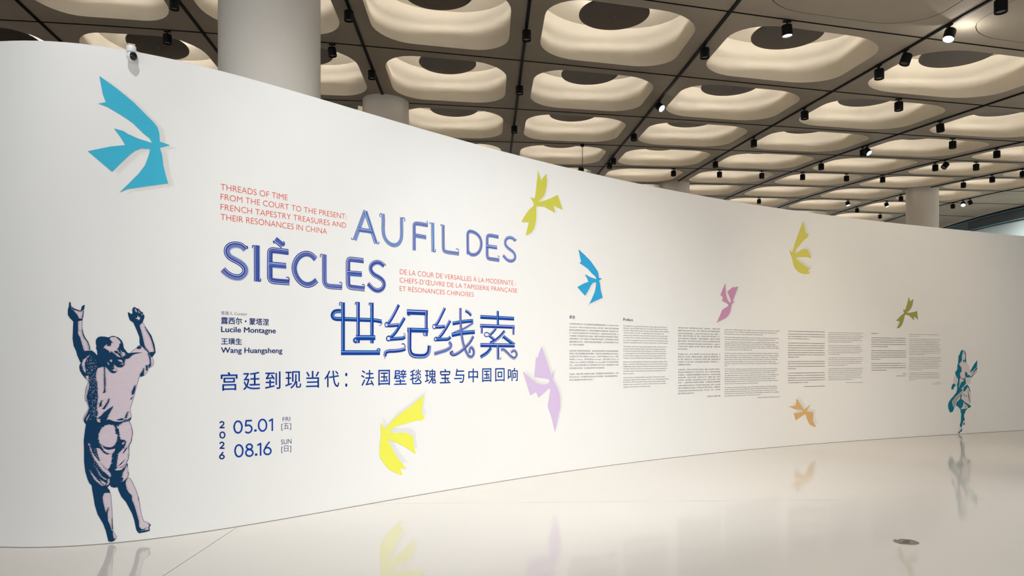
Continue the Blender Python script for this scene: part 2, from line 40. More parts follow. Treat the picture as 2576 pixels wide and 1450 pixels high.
TITLE = [('S',[(58,[(1900,2464),(1863,2492),(1828,2498),(1796,2495),(1761,2481),(1738,2454),(1735,2423),(1753,2390),(1792,2368),(1836,2349),(1875,2325),(1898,2294),(1899,2263),(1879,2232),(1848,2212),(1816,2208),(1777,2214),(1734,2236),(1698,2268)]),(11,[(1916,2470),(1921,2484),(1914,2494),(1906,2493)])]),('I',[(59,[(2007,2511),(2008,2188)]),(11,[(1979,2507),(1967,2505),(1964,2492),(1967,2483)]),(11,[(2022,2188),(2039,2191),(2044,2203),(2043,2215)])]),('È',[(58,[(2317,2482),(2171,2483),(2145,2479),(2135,2467),(2133,2442),(2133,2234),(2141,2212),(2167,2203),(2327,2203)]),(59,[(2124,2349),(2293,2350)]),(61,[(2186,2589),(2259,2538)]),(10,[(2165,2574),(2165,2562),(2171,2551),(2179,2552)]),(12,[(2263,2533),(2276,2552),(2274,2570),(2263,2577)]),(10,[(2326,2224),(2321,2244),(2308,2249),(2294,2244)])]),('C',[(60,[(2602,2443),(2572,2470),(2534,2485),(2492,2483),(2445,2461),(2409,2425),(2386,2377),(2380,2340),(2388,2295),(2411,2251),(2445,2217),(2487,2197),(2525,2195),(2572,2212),(2614,2246)])]),('L',[(56,[(2703,2500),(2704,2249),(2711,2220),(2732,2202),(2767,2197),(2903,2198)]),(10,[(2678,2499),(2661,2498),(2655,2483),(2659,2468)]),(10,[(2901,2221),(2901,2238),(2885,2245),(2870,2238)])]),('E',[(55,[(3161,2483),(3012,2483),(2986,2477),(2976,2458),(2975,2432),(2976,2239),(2983,2214),(3012,2205),(3174,2200)]),(57,[(2965,2341),(3139,2344)]),(11,[(3173,2218),(3172,2236),(3158,2244),(3142,2238)])]),('S',[(53,[(3418,2453),(3378,2476),(3342,2483),(3306,2477),(3270,2455),(3250,2422),(3261,2382),(3297,2354),(3342,2337),(3387,2315),(3415,2288),(3421,2254),(3401,2218),(3364,2196),(3325,2190),(3275,2207),(3215,2253)]),(10,[(3432,2456),(3437,2468),(3429,2479)])]),('A',[(50,[(3186,2994),(3056,2682)]),(50,[(3187,2990),(3318,2679)]),(47,[(3101,2791),(3269,2792)]),(9,[(3037,2684),(3016,2686),(3015,2701)]),(9,[(3324,2675),(3349,2680),(3355,2692),(3352,2703)])]),('U',[(46,[(3408,2996),(3411,2936),(3411,2817),(3425,2759),(3459,2718),(3505,2693),(3551,2687),(3603,2706),(3638,2752),(3649,2810),(3649,2992)]),(10,[(3391,2995),(3371,2992),(3363,2972),(3374,2956)]),(10,[(3662,2991),(3688,2990),(3694,2972),(3690,2953)])]),('F',[(47,[(4011,2956),(3872,2955),(3838,2949),(3824,2933),(3823,2907),(3823,2661)]),(48,[(3811,2822),(3989,2820)]),(9,[(4008,2974),(4011,2991),(3994,3001)])]),('I',[(49,[(4084,2993),(4089,2672)]),(9,[(4058,2989),(4040,2985),(4040,2971)]),(10,[(4095,2673),(4121,2677),(4124,2706)])]),('L',[(46,[(4235,2989),(4238,2733),(4247,2702),(4283,2692),(4469,2690)]),(9,[(4218,2989),(4199,2986),(4196,2972)]),(9,[(4466,2712),(4464,2734),(4447,2742),(4421,2737)])]),('D',[(46,[(4606,2695),(4604,2939),(4626,2965),(4684,2968),(4752,2947),(4801,2906),(4820,2846),(4805,2777),(4766,2727),(4704,2698),(4643,2702),(4603,2736)])]),('E',[(46,[(5095,2952),(4963,2955),(4931,2948),(4915,2929),(4913,2903),(4913,2715),(4924,2685),(4959,2678),(5107,2677)]),(47,[(4899,2822),(5071,2822)]),(8,[(5107,2702),(5106,2721),(5077,2722)])]),('S',[(42,[(5377,2936),(5337,2961),(5289,2967),(5241,2953),(5210,2917),(5210,2877),(5244,2844),(5296,2819),(5344,2795),(5372,2760),(5374,2727),(5351,2698),(5303,2680),(5244,2689),(5171,2738)]),(9,[(5389,2940),(5396,2951),(5385,2961)])]),('世',[(43,[(2889,1959),(2844,1957),(2810,1945),(2791,1915),(2804,1889),(2838,1880),(2947,1882),(3125,1883),(3308,1883),(3390,1873)]),(45,[(2915,2046),(2915,1548)]),(50,[(2892,1548),(3368,1550)]),(42,[(3095,2060),(3095,1646)]),(43,[(3265,2062),(3265,1646)]),(53,[(3071,1700),(3308,1704)]),(12,[(2895,2046),(2877,2043),(2872,2025),(2884,2014)]),(12,[(3083,2059),(3062,2053),(3059,2038),(3069,2036)]),(12,[(3249,2061),(3228,2054),(3227,2042),(3237,2039)]),(25,[(3083,1658),(3056,1656),(3042,1673),(3053,1690),(3083,1693)]),(15,[(3365,1571),(3365,1586),(3346,1591),(3330,1583),(3327,1568)]),(7,[(3396,1869),(3387,1848),(3371,1834),(3355,1836)])]),('纪',[(36,[(3613,2059),(3564,1979),(3505,1893),(3460,1845)]),(15,[(3486,1856),(3466,1866),(3442,1865),(3431,1844),(3444,1819),(3479,1835)]),(39,[(3466,1835),(3525,1837),(3616,1846)]),(37,[(3689,1924),(3629,1840),(3564,1760),(3499,1706)]),(18,[(3518,1717),(3479,1724),(3454,1711),(3454,1685),(3479,1675),(3512,1691)]),(39,[(3499,1693),(3583,1699),(3669,1707),(3695,1723)]),(7,[(3695,1721),(3695,1747),(3675,1760)]),(39,[(3431,1515),(3438,1551),(3479,1566),(3564,1570),(3656,1581),(3702,1594)]),(13,[(3649,1641),(3669,1649),(3689,1636),(3702,1610)]),(8,[(3429,1489),(3431,1515),(3454,1546)]),(58,[(3722,1989),(4012,1993)]),(39,[(3988,2017),(3989,1735)]),(51,[(3728,1796),(4017,1799)]),(49,[(3757,1820),(3757,1589),(3776,1542),(3824,1519),(3968,1519),(4017,1553),(4035,1632)]),(16,[(3729,1970),(3732,1955),(3756,1956),(3756,1966)]),(11,[(3961,1737),(3949,1753),(3951,1780)])]),('线',[(37,[(4259,2057),(4205,1969),(4154,1890),(4112,1850)]),(14,[(4133,1856),(4112,1866),(4087,1860),(4083,1833),(4104,1817),(4133,1834)]),(40,[(4119,1840),(4190,1842),(4259,1852)]),(38,[(4336,1918),(4285,1844),(4219,1765),(4169,1719)]),(16,[(4169,1719),(4126,1724),(4106,1710),(4112,1685),(4147,1691)]),(39,[(4133,1699),(4219,1703),(4307,1710),(4343,1734)]),(43,[(4321,1675),(4351,1645),(4336,1611),(4277,1582),(4205,1563),(4106,1539)]),(43,[(4373,1886),(4515,1910),(4687,1930)]),(30,[(4687,1905),(4560,1841),(4380,1777)]),(48,[(4360,1756),(4538,1784),(4714,1799)]),(38,[(4491,2068),(4492,1929),(4506,1788),(4534,1664),(4575,1573),(4621,1516),(4660,1508),(4694,1539),(4694,1585),(4663,1617),(4637,1602),(4630,1551)]),(35,[(4690,1747),(4637,1677),(4560,1613),(4477,1561),(4410,1533),(4366,1533),(4343,1552),(4380,1566)]),(35,[(4569,2041),(4621,2020),(4658,1988)])]),('索',[(48,[(4803,1978),(5358,1978)]),(38,[(5082,2060),(5085,1861)]),(46,[(4799,1874),(5366,1875)]),(32,[(4824,1877),(4824,1783)]),(33,[(5343,1875),(5343,1779)]),(34,[(5054,1852),(4997,1800),(4949,1767)]),(14,[(4949,1775),(4910,1798),(4874,1788),(4866,1765),(4894,1748),(4934,1757)]),(34,[(4941,1763),(5030,1712)]),(37,[(5196,1821),(5119,1755),(5030,1700),(4957,1673)]),(43,[(5176,1756),(5258,1710),(5362,1657)]),(10,[(5176,1756),(5159,1738),(5164,1726)]),(49,[(4803,1647),(5365,1648)]),(38,[(5083,1648),(5086,1475)]),(10,[(5111,1478),(5131,1487),(5131,1505)]),(41,[(4973,1614),(4910,1558),(4803,1505)]),(35,[(5135,1594),(5176,1598),(5242,1559),(5300,1517),(5358,1496),(5398,1536),(5375,1578),(5341,1584),(5304,1562)])])]
DIGITS = [('0',[(15,[(1832,936),(1843,933),(1853,925),(1861,913),(1866,898),(1868,882),(1866,866),(1861,852),(1853,841),(1843,835),(1832,833),(1821,836),(1811,844),(1804,856),(1799,871),(1797,887),(1799,902),(1804,916),(1811,927),(1821,934),(1832,936)])]),('5',[(15,[(1960,934),(1900,935)]),(15,[(1907,940),(1901,885)]),(15,[(1900,888),(1926,895),(1951,882),(1959,858),(1948,835),(1923,826),(1898,838)])]),('.',[(23,[(1993,852),(1993,832)])]),('0',[(15,[(2061,938),(2072,935),(2083,927),(2091,914),(2097,899),(2098,883),(2097,867),(2091,852),(2083,841),(2072,834),(2061,833),(2049,836),(2039,844),(2030,856),(2025,871),(2023,888),(2025,904),(2030,918),(2039,929),(2049,936),(2061,938)])]),('1',[(15,[(2122,919),(2159,936)]),(15,[(2155,941),(2155,827)])]),('0',[(15,[(1840,725),(1851,721),(1861,713),(1869,701),(1874,686),(1876,670),(1874,654),(1869,640),(1861,629),(1851,623),(1840,621),(1829,625),(1819,633),(1812,645),(1807,660),(1805,676),(1807,692),(1812,706),(1819,716),(1829,723),(1840,725)])]),('8',[(15,[(1936,723),(1945,722),(1952,718),(1958,712),(1962,706),(1963,698),(1962,692),(1958,686),(1952,681),(1945,678),(1936,678),(1928,680),(1921,684),(1915,689),(1911,696),(1909,703),(1911,710),(1915,716),(1921,720),(1928,723),(1936,723)]),(15,[(1936,676),(1947,673),(1956,668),(1963,661),(1968,653),(1969,643),(1968,634),(1963,627),(1956,621),(1947,617),(1936,617),(1926,619),(1917,624),(1910,631),(1905,640),(1904,649),(1905,658),(1910,666),(1917,672),(1926,675),(1936,676)])]),('.',[(23,[(2000,635),(2000,614)])]),('1',[(15,[(2010,707),(2046,722)]),(15,[(2042,727),(2042,610)])]),('6',[(15,[(2108,678),(2118,676),(2128,670),(2135,663),(2140,654),(2142,644),(2140,634),(2135,626),(2128,620),(2118,616),(2108,616),(2098,618),(2089,623),(2081,631),(2077,640),(2075,650),(2077,659),(2081,667),(2089,674),(2098,677),(2108,678)]),(15,[(2129,730),(2098,696),(2079,663)])])]
YEAR = [('2',[(12,[(1672,928),(1678,937),(1691,940),(1704,932),(1705,918),(1675,888)]),(12,[(1670,889),(1713,887)])]),('0',[(12,[(1694,849),(1701,847),(1707,843),(1711,837),(1714,830),(1715,822),(1714,814),(1711,807),(1707,802),(1701,799),(1694,798),(1688,800),(1682,804),(1677,810),(1675,817),(1674,825),(1675,833),(1677,840),(1682,845),(1688,848),(1694,849)])]),('2',[(12,[(1672,748),(1678,758),(1691,760),(1704,752),(1705,738),(1675,708)]),(12,[(1670,710),(1713,706)])]),('6',[(12,[(1690,650),(1696,648),(1701,645),(1705,641),(1708,636),(1709,631),(1708,626),(1705,622),(1701,619),(1696,617),(1690,616),(1684,618),(1679,621),(1675,625),(1672,629),(1671,635),(1672,640),(1675,644),(1679,647),(1684,649),(1690,650)]),(12,[(1702,674),(1687,658),(1676,642)])])]
SUBX = [(1.6812,1.8264),(1.8793,2.0376),(2.0861,2.2356),(2.2867,2.4479),(2.5017,2.6433),(2.7023,2.868),(2.9345,2.9718),(3.1316,3.2885),(3.3478,3.4946),(3.5495,3.7153),(3.7653,3.9231),(3.9729,4.1304),(4.1874,4.3406),(4.3975,4.5514),(4.6158,4.7643),(4.8325,4.9769),(5.0429,5.1952),(5.2523,5.417)]
COLS = [{'u0':6.3416,'u1':7.2969,'p':[[1.9464,1.9031,1.864,1.8257,1.7874,1.7491,1.7092,1.6701],[1.5894,1.5519,1.5136,1.4762,1.4371,1.398,1.358],[1.2806,1.2415,1.2024]],'sig':[]},{'u0':7.3939,'u1':8.3493,'p':[[1.9469,1.9148,1.8819,1.849,1.8143,1.7814,1.7441,1.7112],[1.6551,1.6222,1.5902,1.5573,1.5244,1.4915],[1.4372,1.4043,1.3723,1.3394,1.3064,1.2709],[1.2148,1.1819,1.1499,1.117,1.0814]],'sig':[]},{'u0':8.5503,'u1':9.4956,'p':[[1.9481,1.9074,1.864,1.8268,1.7878,1.7488,1.7064,1.6674,1.6276],[1.5505,1.5115,1.4725,1.4327,1.392],[1.3166,1.2768,1.2361,1.1971,1.1581,1.1192,1.0758,1.0369,0.9953,0.9563]],'sig':[(0.8957,9.2028)]},{'u0':9.5951,'u1':10.9002,'p':[[1.9425,1.9078,1.8732],[1.8194,1.7875,1.7483,1.7173,1.6872,1.6553,1.6215],[1.5668,1.5322,1.5003,1.4684,1.4319,1.4,1.3681],[1.3152,1.2833,1.2495,1.2149,1.1812,1.1492,1.1173,1.0827],[1.0216,0.9897,0.9559,0.924,0.8894]],'sig':[(0.842,10.3724)]},{'u0':11.1061,'u1':12.026,'p':[[1.9462,1.8973,1.8573,1.8187],[1.7446,1.7046,1.6646,1.6231,1.5831,1.5461,1.5076],[1.4305,1.3935,1.349,1.309],[1.2349,1.1934,1.1519,1.1119,1.0719]],'sig':[(1.0008,11.4967)]},{'u0':12.1152,'u1':13.0216,'p':[[1.9388,1.9049,1.8711,1.8403,1.8049,1.7741],[1.7125,1.6818,1.651,1.6171,1.5848,1.554],[1.494,1.4617,1.4278,1.397,1.3632],[1.3047,1.2708,1.2385,1.2047,1.1708,1.1385,1.1077]],'sig':[(1.0508,12.5695)]},{'u0':13.2294,'u1':14.1534,'p':[[1.9397],[1.8598,1.8214,1.7847,1.7415,1.7015],[1.6248,1.5849,1.5449,1.5082,1.4698],[1.3899,1.3499,1.31,1.2684]],'sig':[(1.1981,14.0748),(1.1565,13.8896)]},{'u0':14.2467,'u1':15.142,'p':[[1.9373,1.9043],[1.8482,1.8136,1.7806,1.7476,1.7146,1.6816,1.6503,1.6173,1.5843,1.5546],[1.4969,1.4639,1.4309,1.3979,1.3649,1.3319,1.2989,1.2659],[1.2082,1.1752,1.1422,1.1092,1.0762]],'sig':[(1.0234,14.9646),(0.9905,14.8616)]}]
TX = {'english':[('THREADS OF TIME',1.6793,2.3086,2.9633,0.0575),('FROM THE COURT TO THE PRESENT:',1.6789,2.9538,2.8774,0.0558),('FRENCH TAPESTRY TREASURES AND',1.6789,2.9519,2.7887,0.0558),('THEIR RESONANCES IN CHINA',1.6789,2.7289,2.701,0.0575)],'french':[('DE LA COUR DE VERSAILLES À LA MODERNITÉ :',3.628,5.3851,2.3868,0.0587),('CHEFS-D’ŒUVRE DE LA TAPISSERIE FRANÇAISE',3.6254,5.4074,2.2983,0.0566),('ET RÉSONANCES CHINOISES',3.6254,4.697,2.2083,0.0553)],'curator':[('策展人 Curator',1.6824,1.9166,1.8725,0.0347)],'names':[('露西尔・蒙塔涅',1.6844,2.1206,1.7932,0.0607),('Lucile Montagne',1.6844,2.189,1.7236,0.0496),('王璜生',1.6844,1.8667,1.6133,0.0572),('Wang Huangsheng',1.6831,2.2545,1.5416,0.0496)],'subtitle':[('宫廷到现当代：法国壁毯瑰宝与中国回响',1.6807,5.4162,1.2107,0.1601)],'year':[('2',1.6679,1.7197,0.8841,0.0626),('0',1.6679,1.7197,0.7948,0.0606),('2',1.6679,1.7197,0.7041,0.063),('6',1.6679,1.7197,0.6142,0.0623)],'dates':[('05.01',1.79,2.1634,0.8281,0.1192),('08.16',1.7978,2.1478,0.6174,0.1179)],'days':[('FRI',2.2585,2.3354,0.9088,0.0398),('[五]',2.2457,2.3448,0.8239,0.0644),('SUN',2.2421,2.3489,0.6955,0.0471),('[日]',2.2457,2.3448,0.6157,0.064)],'head1':[('前言',6.3437,6.4468,2.0141,0.0446)],'head2':[('Preface',7.3943,7.5904,2.018,0.0426)]}
CAM = (0.976,)
SP = [(5.292,0,'J',1,4),(5,0.427,'A',0,0),(6,-0.557,'A',0,0),(6,-0.203,'A',1,-22),(6,0.166,'A',0,-20),(6,0.432,'A',0,0),(6,1.412,'A',0,0),(6,2.396,'A',0,0),(6,3.429,'A',0,0),(6.436,1,'J',0,0),(7,1.461,'A',0,5),(7,2.466,'A',1,25),(7,2.538,'A',0,0),(7,3.329,'A',0,0),(7.437,2,'J',0,0),(8,2.292,'A',0,0),(8,2.98,'A',0,-40),(8,3.13,'A',0,0),(8.305,3,'J',0,0),(9,3.338,'A',0,0),(5.733,4,'J',0,0),(6.222,4,'J',0,0),(6.672,4,'J',0,0),(7.109,4,'J',0,0),(7.58,4,'J',0,0),(7.97,4,'J',0,0),(9,3.773,'A',0,0),(9,4.234,'A',0,0),(7.39,6,'J',0,0),(8.589,6,'J',1,8),(9.118,6,'J',1,15),(9,5.453,'A',0,0),(9,6.557,'A',0,0),(9.57,7,'J',0,0),(10,5.753,'A',1,-25),(10,5.614,'A',2,24),(10,5.967,'A',0,0),(10,6.437,'A',1,-25),(2,0.575,'A',0,0),(1.779,1,'J',0,0),(3,0.493,'A',0,0),(2.802,1,'J',0,8),(3,1.318,'A',0,0),(4,0.48,'A',0,0),(4,1.39,'A',0,0),(4,2.369,'A',0,0),(5,1.506,'A',1,35),(5,2.426,'A',0,0),(5,3.427,'A',0,0),(5,3.653,'A',0,0)]
PEND = (4.643,3,0.651)
VIS = [(0,0),(0,1),(1,0),(1,1),(1,2),(2,0),(2,1),(2,2),(2,3),(3,0),(3,1),(3,2),(3,3),(3,4),(4,-1),(4,0),(4,1),(4,2),(4,3),(4,4),(4,5),(5,-1),(5,0),(5,1),(5,2),(5,3),(5,4),(5,5),(5,6),(6,-1),(6,0),(6,1),(6,2),(6,3),(6,4),(6,5),(6,6),(6,7),(7,0),(7,1),(7,2),(7,3),(7,4),(7,5),(7,6),(7,7),(7,8),(8,1),(8,2),(8,3),(8,4),(8,5),(8,6),(8,7),(8,8),(9,3),(9,4),(9,5),(9,6),(9,7),(9,8)]

# ------------------------------------------------------------------ materials
def lin(c):
    return tuple(((v/255)/12.92 if v/255 <= .04045 else ((v/255+.055)/1.055)**2.4) for v in c)
def mat(name, rgb, rough=.6, spec=.5, noise=0, nscale=20., bump=0, metal=0, emit=0, srgb=True, stretch=None):
    m = bpy.data.materials.new(name); m.use_nodes = True
    nt = m.node_tree; b = nt.nodes['Principled BSDF']
    c = lin(rgb) if srgb else rgb
    b.inputs['Base Color'].default_value = (*c, 1); b.inputs['Roughness'].default_value = rough
    b.inputs['Specular IOR Level'].default_value = spec; b.inputs['Metallic'].default_value = metal
    if emit:
        b.inputs['Emission Color'].default_value = (*c, 1); b.inputs['Emission Strength'].default_value = emit
    if noise or bump:
        tc = nt.nodes.new('ShaderNodeTexCoord'); n = nt.nodes.new('ShaderNodeTexNoise')
        n.inputs['Scale'].default_value = nscale; n.inputs['Detail'].default_value = 6
        if stretch:
            mp = nt.nodes.new('ShaderNodeMapping'); mp.inputs['Scale'].default_value = stretch
            nt.links.new(tc.outputs['Object'], mp.inputs[0]); nt.links.new(mp.outputs[0], n.inputs['Vector'])
        else:
            nt.links.new(tc.outputs['Object'], n.inputs['Vector'])
        if noise:
            r = nt.nodes.new('ShaderNodeMapRange'); r.inputs['From Min'].default_value = .3; r.inputs['From Max'].default_value = .7
            r.inputs['To Min'].default_value = 1-noise; r.inputs['To Max'].default_value = 1+noise
            mx = nt.nodes.new('ShaderNodeVectorMath'); mx.operation = 'SCALE'; mx.inputs[0].default_value = c
            nt.links.new(n.outputs['Fac'], r.inputs['Value']); nt.links.new(r.outputs[0], mx.inputs['Scale'])
            nt.links.new(mx.outputs[0], b.inputs['Base Color'])
        if bump:
            bp = nt.nodes.new('ShaderNodeBump'); bp.inputs['Strength'].default_value = bump; bp.inputs['Distance'].default_value = .01
            nt.links.new(n.outputs['Fac'], bp.inputs['Height']); nt.links.new(bp.outputs[0], b.inputs['Normal'])
    return m
M = dict(
 wall=mat('white_wall_paint', (240, 239, 235), .75, .25, noise=.006, nscale=3),
 floor=mat('polished_cream_floor', (236, 230, 221), .06, .62, noise=.012, nscale=.7),
 joint=mat('floor_joint', (120, 108, 95), .6),
 concrete=mat('painted_concrete_soffit', (158, 148, 133), .7, .3, noise=.06, nscale=1.2),
 groove=mat('dark_groove', (20, 20, 18), .85, .1),
 coffer=mat('cream_plaster', (202, 193, 177), .7, .3, noise=.025, nscale=2.5, stretch=(1, 1, .5)),
 disc=mat('bronze_grey_disc', (58, 47, 38), .3, .35, noise=.06, nscale=2),
 lampglow=mat('warm_lamp', (255, 251, 244), emit=COFFER_E),
 black=mat('black_powder_coat', (14, 14, 14), .6, .15),
 greyalu=mat('grey_aluminium', (170, 170, 172), .35, .5, metal=.6),
 reflector=mat('dark_reflector', (95, 90, 82), .2, .6, metal=.7),
 lens=mat('lit_lens', (255, 250, 240), emit=28),
 column=mat('pale_plaster_column', (216, 209, 198), .75, .25, noise=.03, nscale=2, bump=.15),
 steel=mat('brushed_steel', (150, 140, 128), .3, .5, metal=.9, noise=.1, nscale=30),
 camwhite=mat('white_plastic', (235, 235, 238), .35, .5), camblack=mat('black_gloss', (14, 20, 22), .1, .6), tan=mat('tan_adhesive_pad', (190, 172, 135), .7),
 bluewall=mat('pale_blue_grey_wall', (212, 232, 236), .7, .3, noise=.02), glass1=mat('grey_glass', (92, 104, 106), .15, .6), glass2=mat('dark_glass', (70, 80, 82), .15, .6), rail=mat('blue_green_rail', (88, 140, 152), .4),
 backwall=mat('blue_grey_back_wall', (150, 165, 172), .7),
)
VINYL = {}
def vinyl(rgb):
    if rgb not in VINYL: VINYL[rgb] = mat('vinyl_%02x%02x%02x' % rgb, rgb, .65, .2)
    return VINYL[rgb]

# ------------------------------------------------------------------ object helpers
POS = {}
def empty(name, loc, label=None, cat=None, group=None):
    o = bpy.data.objects.new(name, None); COL.objects.link(o); o.location = loc; o.empty_display_size = .1
    POS[o] = Vector(loc)
    if label: tag(o, label, cat, group)
    return o
def tag(o, label=None, cat=None, group=None, kind=None):
    if label: o['label'] = label
    if cat: o['category'] = cat
    if group: o['group'] = group
    if kind: o['kind'] = kind
    return o
def link(name, bm, mats, parent=None, smooth=False, base=None):
    """bm in world coordinates -> one mesh object whose origin is the base of its bounding box"""
    if not isinstance(mats, (list, tuple)): mats = [mats]
    vs = [v.co for v in bm.verts]
    lo = Vector((min(v.x for v in vs), min(v.y for v in vs), min(v.z for v in vs)))
    hi = Vector((max(v.x for v in vs), max(v.y for v in vs), max(v.z for v in vs)))
    b = Vector(base) if base else Vector(((lo.x+hi.x)/2, (lo.y+hi.y)/2, lo.z))
    for v in bm.verts: v.co -= b
    me = bpy.data.meshes.new(name); bm.to_mesh(me); bm.free()
    for m in mats: me.materials.append(m)
    if smooth:
        for p in me.polygons: p.use_smooth = True
    o = bpy.data.objects.new(name, me); COL.objects.link(o)
    POS[o] = b
    if parent is not None:
        o.parent = parent; o.location = b - POS[parent]
    else:
        o.location = b
    return o
def struct(name, bm, mats, smooth=False):
    return tag(link(name, bm, mats, None, smooth), kind='structure')
def loft(bm, rings, closed=True, mi=0):
    """rings: lists of points with equal count"""
    vr = [[bm.verts.new(p) for p in r] for r in rings]
    n = len(rings[0])
    for a, b in zip(vr, vr[1:]):
        for k in range(n if closed else n-1):
            f = bm.faces.new((a[k], a[(k+1) % n], b[(k+1) % n], b[k])); f.material_index = mi
    return vr
def cap(bm, ring, mi=0):
    f = bm.faces.new(ring); f.material_index = mi; return f
def box(bm, c, s, rot=None, mi=0):
    vs = []
    for z in (-.5, .5):
        for x, y in ((-.5, -.5), (.5, -.5), (.5, .5), (-.5, .5)):
            v = Vector((x*s[0], y*s[1], z*s[2]))
            if rot: v = rot @ v
            vs.append(bm.verts.new(Vector(c)+v))
    for q in ((0, 3, 2, 1), (4, 5, 6, 7), (0, 1, 5, 4), (1, 2, 6, 5), (2, 3, 7, 6), (3, 0, 4, 7)):
        bm.faces.new([vs[i] for i in q]).material_index = mi
def lathe(bm, prof, origin, axis, n=24, mi=0, caps=True):
    """prof: (radius, distance along axis)"""
    ax = Vector(axis).normalized(); u = ax.orthogonal().normalized(); w = ax.cross(u)
    rings = []
    for r, t in prof:
        rings.append([Vector(origin)+ax*t+(u*math.cos(2*PI*k/n)+w*math.sin(2*PI*k/n))*r for k in range(n)])
    vr = loft(bm, rings, True, mi)
    if caps:
        cap(bm, vr[0][::-1], mi); cap(bm, vr[-1], mi)
    return vr
def tube(bm, pts, r, n=8, mi=0):
    pts = [Vector(p) for p in pts]; rings = []
    for i, p in enumerate(pts):
        d = (pts[min(i+1, len(pts)-1)]-pts[max(i-1, 0)]).normalized()
        u = d.orthogonal().normalized(); w = d.cross(u)
        rings.append([p+(u*math.cos(2*PI*k/n)+w*math.sin(2*PI*k/n))*r for k in range(n)])
    vr = loft(bm, rings, True, mi); cap(bm, vr[0][::-1], mi); cap(bm, vr[-1], mi)

# ------------------------------------------------------------------ the ceiling surface (square module, gently warped)
TH, GX, GY = 3.3352e-02, -3.89943031, 3.53960331
CCO = (1.93443, -0.08578, 0.20443, -0.04181, 0.22111, 0.0038, 0.02584, -0.06433, -0.05872, -0.01234)
CT, ST = math.cos(TH), math.sin(TH)
IMAX = 11.05
def zc(i, j):
    i = min(max(i, -.6), 11.2); j = min(max(j, -1.4), 9.2)
    a = (i-5)/3; b = (j-3)/3
    return sum(c*t for c, t in zip(CCO, (1, a, b, a*a, a*b, b*b, a**3, a*a*b, a*b*b, b**3)))
def G(i, j, h=0.):
    """grid position -> world; h in metres above the soffit"""
    return Vector((S*(GX+i*CT-j*ST), S*(GY+i*ST+j*CT), EYE+S*zc(i, j)+h))

# ------------------------------------------------------------------ the exhibition wall curve
WP = [Vector((x/1000, y/1000)) for x, y in WALL]
def wat(u):
    t = (u-U0)/.1; k = min(max(int(math.floor(t)), 0), len(WP)-2); f = t-k
    # Catmull-Rom for a smooth wall
    p0, p1, p2, p3 = WP[max(k-1, 0)], WP[k], WP[k+1], WP[min(k+2, len(WP)-1)]
    p = .5*((2*p1)+(p2-p0)*f+(2*p0-5*p1+4*p2-p3)*f*f+(3*p1-p0-3*p2+p3)*f**3)
    d = .5*((p2-p0)+2*(2*p0-5*p1+4*p2-p3)*f+3*(3*p1-p0-3*p2+p3)*f*f)
    d = d.normalized(); n = Vector((d.y, -d.x))       # towards the visitor
    return p, n
def won(u, z, off=.0015):
    p, n = wat(u)
    return Vector((p.x+n.x*off, p.y+n.y*off, z))

# ================================================================== SETTING
# floor
bm = bmesh.new(); bmesh.ops.create_grid(bm, x_segments=1, y_segments=1, size=1)
for v in bm.verts: v.co = Vector((v.co.x*30+4, v.co.y*26+16, 0))
struct('floor', bm, M['floor'])
def floor_line(name, a, b, w):
    a, b = Vector(a), Vector(b); d = (b-a).normalized(); n = Vector((-d.y, d.x, 0))*w/2
    bm = bmesh.new(); z = Vector((0, 0, .0006))
    bm.faces.new([bm.verts.new(p+z) for p in (a-n, b-n, b+n, a+n)]); struct(name, bm, M['joint'])
def fpt(px, py):
    Y = EYE*1850/(py-900); return Vector(((px-1288)/1850*Y, Y, 0))
a, b = fpt(410, 1450), fpt(597, 1327); d = (b-a).normalized()
floor_line('trim_1', a-d*2.5, b-d*.02, .004)
a, b = fpt(915, 1268.5), fpt(2300, 1256); d = (b-a).normalized()
floor_line('trim_2', a+d*.05, b+d*6, .0025)

# exhibition wall, 0.2 m thick
bm = bmesh.new(); rings = []
us = [U0+.1*k for k in range(len(WP))]
for u in us:
    p, n = wat(u); q = p-n*.2
    rings.append([Vector((p.x, p.y, 0)), Vector((p.x, p.y, WH)), Vector((q.x, q.y, WH)), Vector((q.x, q.y, 0))])
vr = loft(bm, rings, True); cap(bm, vr[0]); cap(bm, vr[-1][::-1])
wall = struct('wall_front', bm, M['wall'])
for p in wall.data.polygons: p.use_smooth = abs(p.normal.z) < .5
m = wall.modifiers.new('es', 'EDGE_SPLIT'); m.split_angle = .6
bm = bmesh.new()
loft(bm, [[won(u, .0005, .0015), won(u, .0045, .0015)] for u in us], False); struct('base_gap_front', bm, M['joint'])  # thin dark strip drawn for the recess line at the wall foot

# columns
COLUMNS = ((3, -1), (3, 2), (6, 5), (9, 5))
for i, j in COLUMNS:
    c = G(i, j); bm = bmesh.new()
    r = .525; n = 64; rings = []
    for z in (0, 1.5, 3, 4.5, 6): rings.append([Vector((c.x+r*math.cos(2*PI*k/n), c.y+r*math.sin(2*PI*k/n), z)) for k in range(n)])
    top = []
    for k in range(n):
        x, y = c.x+r*math.cos(2*PI*k/n), c.y+r*math.sin(2*PI*k/n)
        dx, dy = x/S-GX, y/S-GY
        top.append(Vector((x, y, EYE+S*zc(dx*CT+dy*ST, -dx*ST+dy*CT)+.003)))
    loft(bm, rings+[top]); struct('column', bm, M['column'], True)

